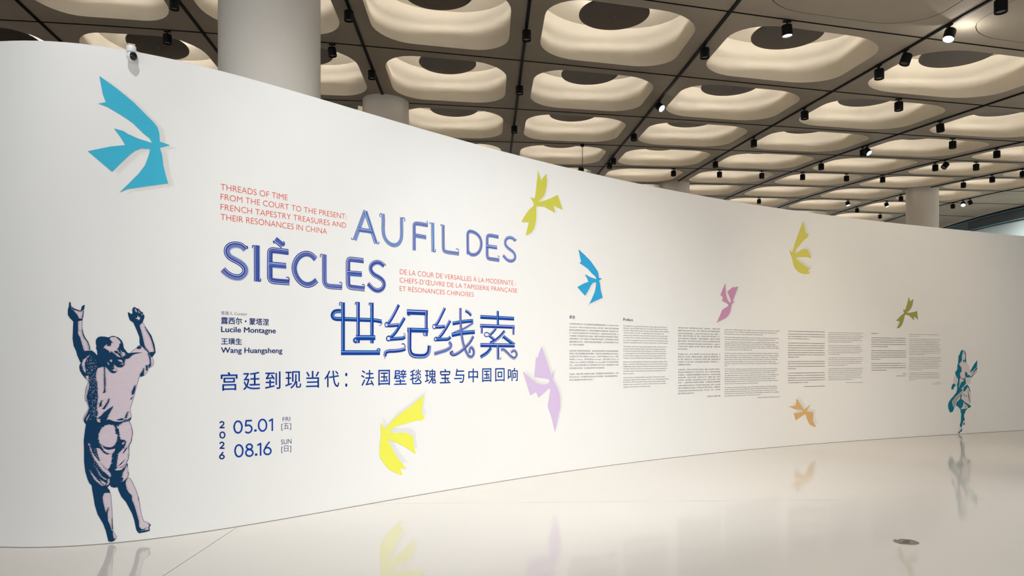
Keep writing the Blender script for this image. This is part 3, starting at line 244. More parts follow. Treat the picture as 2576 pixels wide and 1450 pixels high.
# coffers and soffit
N = 64
ANG = [2*PI*k/N for k in range(N)]
def rsq(half, cr, th):
    """radius of a rounded square at angle th"""
    c, s = abs(math.cos(th)), abs(math.sin(th)); k = half-cr
    best = half/max(c, s)
    if c*best > k and s*best > k:
        b = -(c+s)*k; q = 2*k*k-cr*cr; best = -b+math.sqrt(max(b*b-q, 0))
    return best
def ringpt(i, j, half, cr, h, th, hy=None):
    r = rsq(half, cr, th)
    return G(i+.5+r*math.cos(th), j+.5+r*math.sin(th), h)
CLOSED = {(4, -1), (5, -1), (6, -1)}
OPEN = [c for c in VIS if c not in CLOSED and c != (9, 8)]
OPENSET = set(OPEN)
HALF, CR = .408, .235
bm = bmesh.new()
def cellverts(i, j, w):
    return [[bm.verts.new(G(i+w*a/4, j+b/4)) for b in range(5)] for a in range(5)]
for i in range(-4, 11):
    for j in range(-6, 10):
        if (i, j) in OPENSET or (i, j) in CLOSED:
            inner = [bm.verts.new(ringpt(i, j, HALF, CR, 0, t)) for t in ANG]
            outer = [bm.verts.new(ringpt(i, j, .5, 0.0001, 0, t)) for t in ANG]
            for k in range(N):
                bm.faces.new((inner[k], outer[k], outer[(k+1) % N], inner[(k+1) % N]))
        else:
            w = 1.0 if i < 10 else IMAX-10
            g = cellverts(i, j, w)
            for a in range(4):
                for b in range(4):
                    bm.faces.new((g[a][b], g[a][b+1], g[a+1][b+1], g[a+1][b]))
bmesh.ops.remove_doubles(bm, verts=bm.verts, dist=.0005)
struct('ceiling', bm, M['concrete'], True)

ORD = ['zeroth', 'first', 'second', 'third', 'fourth', 'fifth', 'sixth', 'seventh', 'eighth', 'ninth', 'tenth', 'eleventh']
def between(i):
    if i == 0: return 'left of the first black track'
    return 'between the %s and %s black tracks' % (ORD[i], ORD[i+1])
for i, j in OPEN:
    c = G(i+.5, j+.5)
    t = empty('ceiling_coffer', c, 'glowing cream coffer %s, %s row back' % (between(i), ORD[j+1]), 'ceiling coffer', 'lit square ceiling coffers')
    bm = bmesh.new(); rings = []
    H = .70
    for f in (0, .06, .2, .4, .6, .8, 1):
        s = f*f*(3-2*f)
        rings.append([ringpt(i, j, HALF+.022*s, CR+.15*s, H*f, a) for a in ANG])
    vr = loft(bm, rings)
    link('recess', bm, M['coffer'], t, True, base=c)
    bm = bmesh.new()
    rings = [[ringpt(i, j, .430*q, .385*q, H+.10*(1-q*q), a) for a in ANG] for q in (1, .8, .55, .3, .1)]
    vr = loft(bm, rings); cap(bm, vr[-1])
    link('lid', bm, M['coffer'], t, True, base=c)
    bm = bmesh.new(); R = .2*S; hd = .385
    prof = [(R-.004, 0), (R, .004), (R, .022), (R-.004, .026)]
    dc = c+Vector((0, 0, hd))
    e = .05; gi = (zc(i+.5+e, j+.5)-zc(i+.5-e, j+.5))/(2*e); gj = (zc(i+.5, j+.5+e)-zc(i+.5, j+.5-e))/(2*e)
    tl = .8 if i < 2 else .12                         # the discs hang almost level, the outermost ones follow the sloping soffit
    gx, gy = tl*(gi*CT-gj*ST), tl*(gi*ST+gj*CT)
    dp = lambda x, y, h: dc+Vector((x, y, h+gx*x+gy*y))
    n = 48; rr = []
    for r, h in prof: rr.append([dp(r*math.cos(2*PI*k/n), r*math.sin(2*PI*k/n), h) for k in range(n)])
    vr = loft(bm, rr); cap(bm, vr[0][::-1]); cap(bm, vr[-1])
    link('baffle_disc', bm, M['disc'], t, False)
    bm = bmesh.new()
    rr = []
    for r, h in ((.24, .075), (.25, .075), (.25, .122), (.24, .122)): rr.append([dp(r*math.cos(2*PI*k/32), r*math.sin(2*PI*k/32), h) for k in range(32)])
    loft(bm, rr+[rr[0]]); link('lamp_ring', bm, M['lampglow'], t, True)
    bm = bmesh.new(); tube(bm, [dc+Vector(p) for p in ((0, 0, .01), (0, 0, -.03), (.02, 0, -.05), (.035, 0, -.035))], .006, 6); link('hook', bm, M['greyalu'], t, True)
    bm = bmesh.new(); tube(bm, [dc+Vector((0, 0, .02)), dc+Vector((0, 0, H-hd+.085))], .012, 8); link('hanger_rod', bm, M['black'], t, True)
for i, j in sorted(CLOSED):
    bm = bmesh.new(); c = G(i+.5, j+.5)
    rings = [[ringpt(i, j, (HALF-.0035)*q, (CR-.0035)*q, .0, a) for a in ANG] for q in (1, .75, .5, .25)]
    vr = loft(bm, rings[::-1]); f = cap(bm, vr[0][::-1])
    bmesh.ops.recalc_face_normals(bm, faces=bm.faces)
    vr2 = loft(bm, [rings[0], [p+Vector((0, 0, .12)) for p in rings[0]]])
    o = link('coffer_cover', bm, M['concrete'], None, False, base=c)
    tag(o, 'flush closed coffer cover %s, in the nearest row' % between(i), 'coffer cover', 'closed ceiling coffers')
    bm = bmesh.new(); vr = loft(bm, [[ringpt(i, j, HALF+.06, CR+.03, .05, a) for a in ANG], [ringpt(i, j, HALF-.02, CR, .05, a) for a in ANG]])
    link('gap_light_block', bm, M['groove'], o)  # added dark ring behind the gap keeps sky light out of the outline

# lighting tracks along the ceiling joints
def strip(fn, t0, t1, step, w, h, drop):
    bm = bmesh.new(); rings = []; n = max(2, int(round((t1-t0)/step)))
    for k in range(n+1):
        t = t0+(t1-t0)*k/n; p, d = fn(t)
        side = Vector((-d.y, d.x, 0)).normalized()*w/2
        rings.append([p-side+Vector((0, 0, -drop)), p+side+Vector((0, 0, -drop)), p+side+Vector((0, 0, h-drop)), p-side+Vector((0, 0, h-drop))])
    vr = loft(bm, rings); cap(bm, vr[0]); cap(bm, vr[-1][::-1])
    return bm
JEND = 9.6
def colsplit(fixed, axis):
    """free runs of a track between the columns it meets"""
    lo, hi = (-4.5, JEND) if axis == 'A' else (-.9, IMAX-.05)
    cuts = sorted(j for i, j in COLUMNS if axis == 'A' and i == fixed) if axis == 'A' else sorted(i for i, j in COLUMNS if j == fixed)
    runs = []; a = lo
    for c in cuts:
        runs.append((a, c-.178)); a = c+.178
    runs.append((a, hi)); return runs
for i in range(1, 11):
    fn = lambda t, i=i: (G(i, t), G(i, t+.01)-G(i, t))
    t = empty('lighting_track', G(i, 1), 'black ceiling lighting track running away from camera, %s from the left' % ORD[i], 'lighting track', 'black lighting tracks')
    for a, b in colsplit(i, 'A'):
        link('rail', strip(fn, a, b, .25, .052 if i < 6 else .04, .028, .026), M['black'], t)
TRIM = 4
for j in range(0, 9):
    fn = lambda t, j=j: (G(t, j), G(t+.01, j)-G(t, j))
    for a, b in colsplit(j, 'J'):
        struct('trim_%d' % TRIM, strip(fn, a, b, .25, .016 if j < 4 else .024, .014, .012), M['groove']); TRIM += 1

# spotlights
def spotlight(pos, ttype, lit, tilt, label, watt=0, aim=None, size=45, col=(1, .95, .88)):
    t = empty('track_spotlight', pos, label, 'spotlight', 'black track spotlights')
    dz = lambda x: Vector((0, 0, x))
    bm = bmesh.new()
    ax = Vector((CT, ST, 0)) if ttype == 'J' else Vector((-ST, CT, 0))
    rot = Matrix.Rotation(math.atan2(ax.y, ax.x), 3, 'Z')
    box(bm, pos+dz(-.036), (.12, .034, .022), rot); link('adapter', bm, M['black'], t)
    bm = bmesh.new(); tube(bm, [pos+dz(-.044), pos+dz(-.085)], .011, 10); link('stem', bm, M['black'], t, True)
    c = pos+dz(-.175)
    if aim is None:
        d = Vector((math.sin(math.radians(tilt)), (-.75 if abs(tilt) > 23 else -.25 if abs(tilt) > 6 else 0) if lit == 1 else 0, -math.cos(math.radians(tilt)))).normalized()
    else:
        d = (Vector(aim)-c).normalized()
    top = c-d*.085
    bm = bmesh.new(); lathe(bm, [(.058, 0), (.075, .008), (.078, .02), (.078, .165), (.072, .168), (.070, .150)], top, d, 24, caps=False)
    ring = [v for v in bm.verts]
    cap(bm, ring[:24][::-1]); link('body', bm, M['black'], t, True).modifiers.new('es', 'EDGE_SPLIT').split_angle = .7
    bm = bmesh.new(); lathe(bm, [(.0705, .148), (.0705, .152)], top, d, 24); link('lens', bm, M['lens'] if lit == 1 else M['reflector'], t)
    bm = bmesh.new(); tube(bm, [pos+dz(-.08), pos+dz(-.095), top+d*.012], .012, 8); link('yoke', bm, M['black'], t, True)
    if lit and watt:
        ld = bpy.data.lights.new('spot_beam', 'SPOT'); ld.energy = watt; ld.spot_size = math.radians(size); ld.spot_blend = .8; ld.shadow_soft_size = .07
        ld.color = col
        lo = bpy.data.objects.new('beam', ld); COL.objects.link(lo); lo.parent = t
        lo.location = (top+d*.18)-pos; lo.rotation_euler = d.to_track_quat('-Z', 'Y').to_euler()
    if abs(pos.x-6.5) < 1.2 and lit and tilt == -22:   # added point light makes the bright halo on the soffit beside this one
        ld = bpy.data.lights.new('added_halo_light', 'POINT'); ld.energy = 9; ld.shadow_soft_size = .02; ld.color = (1, .96, .9)
        lo = bpy.data.objects.new('added_halo', ld); COL.objects.link(lo); lo.parent = t; lo.location = (.2, .03, -.26)
    return t
cnt = {}
for i, j, k, lit, tilt in sorted(SP, key=lambda s: (s[2], s[0] if s[2] == 'A' else s[1], s[1] if s[2] == 'A' else s[0])):
    key = (k, int(round(i if k == 'A' else j))); cnt[key] = cnt.get(key, 0)+1
    n = cnt[key]
    st = ('lit ' if lit == 1 else 'dark ')
    lean = ' tilted' if abs(tilt) > 15 else ''
    if k == 'A': lab = '%sblack cylinder spotlight%s on the %s track, %s from the near end' % (st, lean, ORD[key[1]], ORD[n])
    else: lab = '%sblack cylinder spotlight%s on the %s crosswise ceiling joint, %s from the left' % (st, lean, ORD[key[1]+1], ORD[n])
    spotlight(G(i, j), k, lit, tilt, lab, (1100 if lit == 2 else 220 if j > 3 else 60) if lit else 0, None, 150 if lit == 2 else 90 if j > 3 else 45)  # the dark one tilted at the right wall gets an added wide beam
# added unseen spotlights on the near track ends, main light for the wall
for n, (i, j, u, z, wt) in enumerate(((3.0, -2.6, 2.6, 1.3, .8), (4.0, -2.6, 4.4, 1.1, 1.0), (5.0, -2.2, 6.2, .8, 1.0), (6.0, -1.6, 9.0, 1.4, .4), (7.0, -1.3, 13.8, 1.6, .75))):
    spotlight(G(i, j), 'A', 1, 0, 'added unseen black spotlight on the %s track, overhead near the visitor' % ORD[int(i)], SPOT_W*wt, won(u, z), 66 if n < 3 else 75, (.98, .99, 1) if n < 3 else (1, .8, .56))
for i, j, x, y in ((5.0, -3.0, -.6, 4.4), (7.0, -2.2, 4.4, 5.0), (8.0, -1.6, 7.5, 8.0)):  # added unseen spotlights that brighten the floor and bounce onto the soffit
    spotlight(G(i, j), 'A', 1, 0, 'added unseen black spotlight on the %s track, overhead, shining down on the open floor' % ORD[int(i)], SPOT_W*(.3 if i < 6 else 1.7 if i < 7.5 else 1.5), Vector((x, y, 0)), 88, (.98, .99, 1))
# pendant spotlight on a rod
pi, pj, drop = PEND
p = G(pi, pj); t = empty('pendant_spotlight', p, 'small black spotlight hanging on a long thin rod below the ceiling', 'pendant spotlight')
bm = bmesh.new(); lathe(bm, [(.05, 0), (.05, .07)], p+Vector((0, 0, -.07)), (0, 0, 1), 16); link('mount', bm, M['black'], t)
bm = bmesh.new(); tube(bm, [p+Vector((0, 0, -.06)), p+Vector((0, 0, -drop+.02))], .007, 8); link('rod', bm, M['black'], t, True)
q = p+Vector((-.03, 0, -drop))
bm = bmesh.new(); lathe(bm, [(.05, 0), (.075, .01), (.075, .15), (.07, .152)], q+Vector((0, 0, .0)), (-.12, 0, -1), 20); link('body', bm, M['black'], t, True)
bm = bmesh.new(); tube(bm, [q+Vector((.03, 0, .02)), q+Vector((-.09, 0, .02)), q+Vector((-.09, 0, -.06))], .008, 6); link('yoke', bm, M['black'], t, True)

# far right wall under the end of the soffit, with its glazed strip
def rwall(j, z0, z1, off=0):
    a = G(IMAX-off, j); return [Vector((a.x, a.y, z0(a.z) if callable(z0) else z0)), Vector((a.x, a.y, z1(a.z) if callable(z1) else z1))]
js = [4.6+.2*k for k in range(28)]
bm = bmesh.new(); loft(bm, [rwall(j, 0, lambda z: z-.55) for j in js], False); struct('wall_right', bm, M['bluewall'], True)
bm = bmesh.new(); loft(bm, [rwall(j, lambda z: z-.12, lambda z: z+.02, -.02) for j in js], False); struct('trim_3', bm, M['groove'], True)
wroot = empty('window_1', G(IMAX, 5, -.35)); tag(wroot, kind='structure')
rg = random.Random(5)
for k in range(12, 25):
    j0 = k*.4; bm = bmesh.new()
    loft(bm, [rwall(j0+.4*f/3, lambda z: z-.55, lambda z: z-.12, .02) for f in range(4)], False)
    link('pane', bm, M['glass1'] if rg.random() < .55 else M['glass2'], wroot)
for nm, a, b in (('upper_rail', .155, .12), ('lower_rail', .57, .53)):
    bm = bmesh.new(); loft(bm, [rwall(j, lambda z: z-a, lambda z: z-b, .05) for j in js], False); link(nm, bm, M['rail'], wroot)
bm = bmesh.new(); loft(bm, [rwall(j, lambda z: z-.61, lambda z: z-.57, .04) for j in js], False); link('sill', bm, M['groove'], wroot)

bm = bmesh.new()  # added unseen wall that blocks daylight from the left
loft(bm, [[Vector((G(-3.9, j).x, G(-3.9, j).y, 0)), G(-3.9, j, .05)] for j in (-6, -3, 0, 3, 6, 9.9)], False); struct('left_light_block', bm, M['concrete'])

# ================================================================== WALL GRAPHICS
def decal(polys, name, mats, parent=None, step=.1, layer=None, base=None):
    """polys: (points (u,z) in m, material index, layer). Built flat, sliced along u and laid on the curved wall."""
    bm = bmesh.new()
    byl = {}
    for pts, mi, ly in polys:
        vs = [bm.verts.new((u, z, ly)) for u, z in pts]
        for tri in tessellate_polygon([[Vector((u, z, 0)) for u, z in pts]]):
            try:
                f = bm.faces.new([vs[i] for i in tri]); f.material_index = mi
            except ValueError: pass
    lo = min(v.co.x for v in bm.verts); hi = max(v.co.x for v in bm.verts)
    k = math.ceil(lo/step)
    if hi-lo > step*1.2:
        while k*step < hi:
            bmesh.ops.bisect_plane(bm, geom=bm.verts[:]+bm.edges[:]+bm.faces[:], plane_co=(k*step, 0, 0), plane_no=(1, 0, 0)); k += 1
    for v in bm.verts: v.co = won(v.co.x, v.co.y, .0015+.0008*v.co.z)
    bmesh.ops.recalc_face_normals(bm, faces=bm.faces)
    return link(name, bm, mats, parent)
def m2(pts): return [(a/1000, b/1000) for a, b in pts]
def wbase(u, z): return won(u, z, .0015)

BIRD_INFO = {
 'blue1': ((66, 184, 214), 'large sky blue paper-cut bird graphic high on the white wall, below the security camera', (.045, -.02)),
 'yellow': ((238, 236, 88), 'bright yellow paper-cut bird graphic on the wall beneath the big Chinese title', (.03, .05)),
 'lilac': ((214, 192, 226), 'pale lilac paper-cut bird graphic low on the wall beside the first preface column', (.035, .02)),
 'olive1': ((208, 204, 82), 'mustard green paper-cut bird graphic near the wall top, above the title ending', (.03, -.01)),
 'blue2': ((48, 164, 216), 'smaller blue paper-cut bird graphic above the preface heading', (.03, -.02)),
 'orchid': ((208, 148, 184), 'orchid pink paper-cut bird graphic above the third text column', (.03, .0)),
 'yg2': ((216, 208, 98), 'yellow green paper-cut bird graphic highest on the far part of the wall', (.05, .03)),
 'olive2': ((164, 160, 86), 'dark olive paper-cut bird graphic above the two last text columns', (.0, .0)),
 'orange': ((222, 180, 118), 'tan orange paper-cut bird graphic below the fifth text column', (.05, .04)),
}
rg = random.Random(3)
for k, (rgb, lab, (sx, sz)) in BIRD_INFO.items():
    pts = m2(BIRDS[k])
    o = decal([(pts, 0, 1)], 'bird_graphic', [vinyl(rgb)])
    tag(o, lab, 'wall graphic', 'paper-cut birds on the wall')
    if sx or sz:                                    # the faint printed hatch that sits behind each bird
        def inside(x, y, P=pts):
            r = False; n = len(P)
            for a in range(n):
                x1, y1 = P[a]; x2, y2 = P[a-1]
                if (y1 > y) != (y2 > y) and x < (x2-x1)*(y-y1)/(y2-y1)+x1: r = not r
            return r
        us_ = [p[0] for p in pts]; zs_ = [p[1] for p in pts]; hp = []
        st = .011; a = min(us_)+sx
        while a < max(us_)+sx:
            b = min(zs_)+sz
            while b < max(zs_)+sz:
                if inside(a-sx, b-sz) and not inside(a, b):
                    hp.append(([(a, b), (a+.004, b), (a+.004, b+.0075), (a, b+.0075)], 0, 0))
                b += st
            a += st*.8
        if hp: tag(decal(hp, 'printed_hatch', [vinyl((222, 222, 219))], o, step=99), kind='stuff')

def hatch(polys, sil, rnd, mi, ly, scale=1.):
    """engraving ticks along the edges of the dark shapes, kept inside the silhouette"""
    def ins(x, y, P):
        r = False; n = len(P)
        for a in range(n):
            x1, y1 = P[a]; x2, y2 = P[a-1]
            if (y1 > y) != (y2 > y) and x < (x2-x1)*(y-y1)/(y2-y1)+x1: r = not r
        return r
    out = []
    for P in polys:
        for a in range(len(P)):
            x1, y1 = P[a]; x2, y2 = P[a-1]; L = math.hypot(x2-x1, y2-y1); n = int(L/(.0036*scale))
            for q in range(n):
                f = (q+rnd.random())/max(n, 1); x, y = x1+(x2-x1)*f, y1+(y2-y1)*f
                for sg in (-1, 1):
                    l = (.003+.013*rnd.random()**2)*scale
                    if ins(x+sg*l*1.3, y, sil) and ins(x+sg*.3*l, y+.002, sil) and not ins(x+sg*l*.5, y, P):
                        h = .0008*scale
                        out.append(([(x-sg*.002, y-h), (x+sg*l, y-h*.3), (x+sg*l, y+h*.3), (x-sg*.002, y+h)], mi, ly))
    return out
NAVY, LILAC, TEAL = (0, 58, 96), (220, 204, 212), (0, 118, 146)
rg = random.Random(11)
sil = m2(MAN['sil']); dk = [m2(p) for p in MAN['dark']]; lt = [m2(p) for p in MAN['light']]
def contour(P, w, mi, ly):
    out = []
    for a in range(len(P)):
        p, q = Vector(P[a-1]), Vector(P[a]); d = q-p
        if d.length < 1e-5: continue
        n = Vector((-d.y, d.x)).normalized()*w*.5
        out.append(([tuple(p-n), tuple(q-n), tuple(q+n), tuple(p+n)], mi, ly))
    return out
polys = [(sil, 0, 0)]+contour(sil, .003, 2, .6)+[(p, 1, 1) for p in dk]+hatch(dk, sil, rg, 1, 1.5)+[(p, 0, 2) for p in lt]+[(m2(p), 1, 3) for p in MAN['dark2']]
for (a, b), n, l in MAN['speck']:
    for _ in range(n):
        x = a[0]+(b[0]-a[0])*rg.random(); y = b[1]+(a[1]-b[1])*rg.random(); w = 2+rg.random()*5; h = 1.2+2*rg.random()
        polys.append(([((x)/1000, y/1000), ((x+w)/1000, y/1000), ((x+w)/1000, (y+h)/1000), (x/1000, (y+h)/1000)], 0 if l else 1, 2))
# engraving ticks inside the light shapes
for P in lt:
    for a in range(len(P)):
        x1, y1 = P[a]; x2, y2 = P[a-1]; L = math.hypot(x2-x1, y2-y1); n = int(L/.0038)
        for q in range(n):
            f = (q+rg.random())/n; x, y = x1+(x2-x1)*f, y1+(y2-y1)*f; l = .002+.009*rg.random()**2
            polys.append(([(x-l, y-.0007), (x+l, y-.0007), (x+l, y+.0007), (x-l, y+.0007)], 1 if rg.random() < .5 else 0, 2.5))
o = decal(polys, 'engraved_man_graphic', [mat('printed_lilac_weave', LILAC, .65, .2, noise=.07, nscale=60, stretch=(.5, .5, 6)), vinyl(NAVY), vinyl((112, 116, 142))], step=.1)
tag(o, 'tall printed navy and lilac man seen from behind, both arms raised, on the wall', 'wall graphic')
sil = m2(WOM['sil']); dk = [m2(p) for p in WOM['dark']]
polys = [(sil, 0, 0)]+[(p, 1, 1) for p in dk]+hatch(dk, sil, rg, 1, 1.5, 1.0)+[(m2(p), 2, 2) for p in WOM['mid']]
o = decal(polys, 'engraved_woman_graphic', [vinyl((224, 212, 210)), vinyl(TEAL), vinyl((166, 172, 172))], step=.1)
tag(o, 'small printed teal striding woman with long hair and wind-blown skirt on the wall', 'wall graphic')

# ---- title lettering: every stroke is a bundle of threads
TB = [vinyl(c) for c in ((0, 56, 152), (26, 90, 184), (140, 160, 218), (214, 206, 234), (104, 176, 214))]
def resample(pts, step):
    P = [Vector(p) for p in pts]
    if len(P) > 2:                                   # smooth corners with Catmull-Rom where the path bends softly
        Q = []
        for k in range(len(P)-1):
            p0 = P[k-1] if k else P[k]*2-P[k+1]; p1, p2 = P[k], P[k+1]; p3 = P[k+2] if k+2 < len(P) else P[k+1]*2-P[k]
            L = (p2-p1).length; n = max(2, int(L/step))
            la, lb = (p1-p0).length or 1, (p3-p2).length or 1
            m1 = ((p1-p0)/la+(p2-p1)/L)*.5*L*min(1, la/L*1.2); mm2 = ((p2-p1)/L+(p3-p2)/lb)*.5*L*min(1, lb/L*1.2)
            for q in range(n):
                t = q/n; h = t*t*t; g = t*t
                Q.append(p1*(2*h-3*g+1)+m1*(h-2*g+t)+p2*(3*g-2*h)+mm2*(h-g))
        Q.append(P[-1]); return Q
    L = (P[1]-P[0]).length; n = max(2, int(L/step))
    return [P[0]+(P[1]-P[0])*q/n for q in range(n+1)]
def ribbon(path, off, w, end0=0, end1=0):
    n = len(path); L = []; R = []
    for k in range(n):
        d = path[min(k+1, n-1)]-path[max(k-1, 0)]
        d = d.normalized() if d.length else Vector((1, 0)); nn = Vector((-d.y, d.x))
        p = path[k]
        if k == 0: p = p+d*end0
        if k == n-1: p = p+d*end1
        L.append(p+nn*(off+w/2)); R.append(p+nn*(off-w/2))
    return L, R
def letter(ch, strokes, parent, rnd, dense=(.09, .13, .18), pale=False):
    bm = bmesh.new()
    for s, (w, pts) in enumerate(strokes):
        W = w/1000; path = resample(m2(pts), .012 if W > .04 else .006)
        if W < .026:
            strands = [(0, .75, 0)] if W < .012 else [(.22, .36, 0), (-.22, .36, 1)]
        else:
            dx, dy = path[-1].x-path[0].x, path[-1].y-path[0].y
            straight = (path[-1]-path[0]).length > .97*sum((b-a).length for a, b in zip(path, path[1:]))
            horiz = abs(dx) > abs(dy)*1.5
            if ord(ch) > 0x2e80 and (straight or ch in '世纪') and W > .03:   # wide dark band, pale core, narrow dark edge
                band = rnd.choice((3, 4, 3))
                strands = [(0, .96, 0), (.20, .15, band), (.30, .035, 1), (.09, .03, 4), (.22, .03, 2)]
                sg = 1 if horiz else -1
            else:
                thin = 1.0 if ord(ch) > 0x2e80 else .0
                strands = [(.02, .64, 3), (.42, .13+.03*rnd.random(), 0)]
                x = .27-.03*rnd.random()
                while x > -.28:
                    ww = rnd.choice((.07, .1, .13) if thin else dense); c = rnd.choice((0, 0, 0, 0, 1) if not pale else (0, 0, 1, 1, 4))
                    strands.append((x-ww/2, ww, c)); x -= ww+rnd.choice((.014, .022, .034))
                while x > -.46:
                    strands.append((x-.02, .03, rnd.choice((1, 1, 4, 2)))); x -= .06
                strands.append((.31, .055, 5))
                sg = 1 if (straight and horiz) else -1
        for q, (off, ww, c) in enumerate(strands):
            if W >= .026: off *= sg
            L, R = ribbon(path, off*W, ww*W, -rnd.random()*.05*W if q else -.03*W, rnd.random()*.05*W if q else -.03*W)
            lay = .0015+.0003*s+.00004*q
            a = [bm.verts.new(won(p.x, p.y, lay)) for p in L]; b = [bm.verts.new(won(p.x, p.y, lay)) for p in R]
            for k in range(len(a)-1):
                f = bm.faces.new((a[k], b[k], b[k+1], a[k+1])); f.material_index = c
    bmesh.ops.recalc_face_normals(bm, faces=bm.faces)
    return link('letter', bm, TB+[M['wall']], parent)
def ctr(strokes):
    ps = [p for s in strokes for p in s[1]]
    return won(sum(p[0] for p in ps)/len(ps)/1000, min(p[1] for p in ps)/1000)
rg = random.Random(21)
for lab, a, b in (('big blue thread-drawn title SIÈCLES on the wall, above the curator names', 0, 7),
                  ('blue thread-drawn title AU FIL DES, beside the red English lines', 7, 15),
                  ('blue thread-drawn Chinese title of four large characters in the middle of the wall', 15, 19)):
    t = empty('title_lettering', ctr(TITLE[a][1]), lab, 'title lettering')
    for ch, st in TITLE[a:b]: letter(ch, st, t, rg, (.09, .14, .2) if a == 0 else (.06, .09, .13), a == 7)

# ---- set type
REQ = []
def type_req(txt, **k):
    c = bpy.data.curves.new('t', 'FONT'); c.body = txt; c.size = 1; c.resolution_u = k.get('res', 4); c.offset = k.get('weight', 0); c.space_character = k.get('sp', 1)
    o = bpy.data.objects.new('t', c); COL.objects.link(o); REQ.append((o, txt, k)); return len(REQ)-1
JOBS = []       # (name, parent, material, [(req, u0, u1 or None, z, scale, xs)], align)
def job(name, parent, m, lines, label=None, cat=None): JOBS.append((name, parent, m, lines, label, cat))
INK = {'far': vinyl((108, 106, 100)), 'red': vinyl((232, 84, 62)), 'navy': vinyl((16, 52, 128)), 'blue': vinyl((0, 66, 166)), 'grey': vinyl((92, 96, 98)), 'dblue': vinyl((24, 62, 120)), 'mid': vinyl((84, 84, 120))}
CAP = .727      # cap height of the builtin face at size 1
def block(key, ink, label, cat, wt=0, name='lettering', capk=CAP, res=5, root='wall_lettering'):
    L = TX[key]; t = empty(root, won(L[-1][1], L[-1][3]), label, cat)
    for txt, u0, u1, z, h in L:
        cjk = ord(txt[0]) > 0x2e80 or txt[0] == '['
        r = type_req(txt, weight=min(wt, 0), bold=max(wt, 0), res=res)
        job(name, t, INK[ink], [(r, u0, u1, z, h, cjk and txt[0] != '[')])
block('english', 'red', 'four lines of red English capitals beginning THREADS OF TIME', 'wall text', -.012)
block('french', 'red', 'three lines of red French capitals beginning DE LA COUR', 'wall text', -.012)
block('curator', 'mid', 'thin small curator heading in Chinese and English above the names', 'wall text', -.01)
block('names', 'navy', 'dark blue bilingual names of the two curators, left of the Chinese title', 'wall text', .016)
def pen_digits(key, label, data, ink):
    t = empty('wall_lettering', won(TX[key][-1][1], TX[key][-1][3]), label, 'wall text')
    for nm, sts in data:
        bm = bmesh.new()
        for w, pts in sts:
            W = w/1000; P = m2(pts)
            if len(P) == 1: P = [(P[0][0], P[0][1]-.0004), (P[0][0], P[0][1]+.0004)]
            path = resample(P, .006)
            if (path[-1]-path[0]).length < .002 and len(path) > 12: path[-1] = path[0]
            Ln = len(path); L, R = ribbon(path, 0, W)
            if (path[-1]-path[0]).length < .002 and Ln > 12:
                d = (path[1]-path[-2]).normalized(); nn = Vector((-d.y, d.x))*W/2; L[0] = L[-1] = path[0]+nn; R[0] = R[-1] = path[0]-nn
            a = [bm.verts.new(won(p.x, p.y)) for p in L]; b = [bm.verts.new(won(p.x, p.y)) for p in R]
            for k in range(len(a)-1): bm.faces.new((a[k], b[k], b[k+1], a[k+1]))
        bmesh.ops.recalc_face_normals(bm, faces=bm.faces)
        link('digit_lettering' if nm != '.' else 'dot', bm, INK[ink], t)
pen_digits('dates', 'large blue opening and closing dates 05.01 and 08.16', DIGITS, 'blue')
pen_digits('year', 'year 2026 set vertically in bold blue digits', YEAR, 'navy')
block('days', 'navy', 'weekday names beside the dates, FRI and SUN with bracketed characters', 'wall text', -.008, name='weekday_lettering')
# subtitle, character by character
txt, u0, u1, z, h = TX['subtitle'][0]
t = empty('wall_lettering', won(u0, z), 'long blue Chinese subtitle line running under the big Chinese title', 'wall text')
for ch, (a, b) in zip(txt, SUBX):
    r = type_req(ch, bold=.006, res=5); job('character', t, INK['blue'], [(r, a, b, z, h, 'colon' if ch == '：' else 'char')])

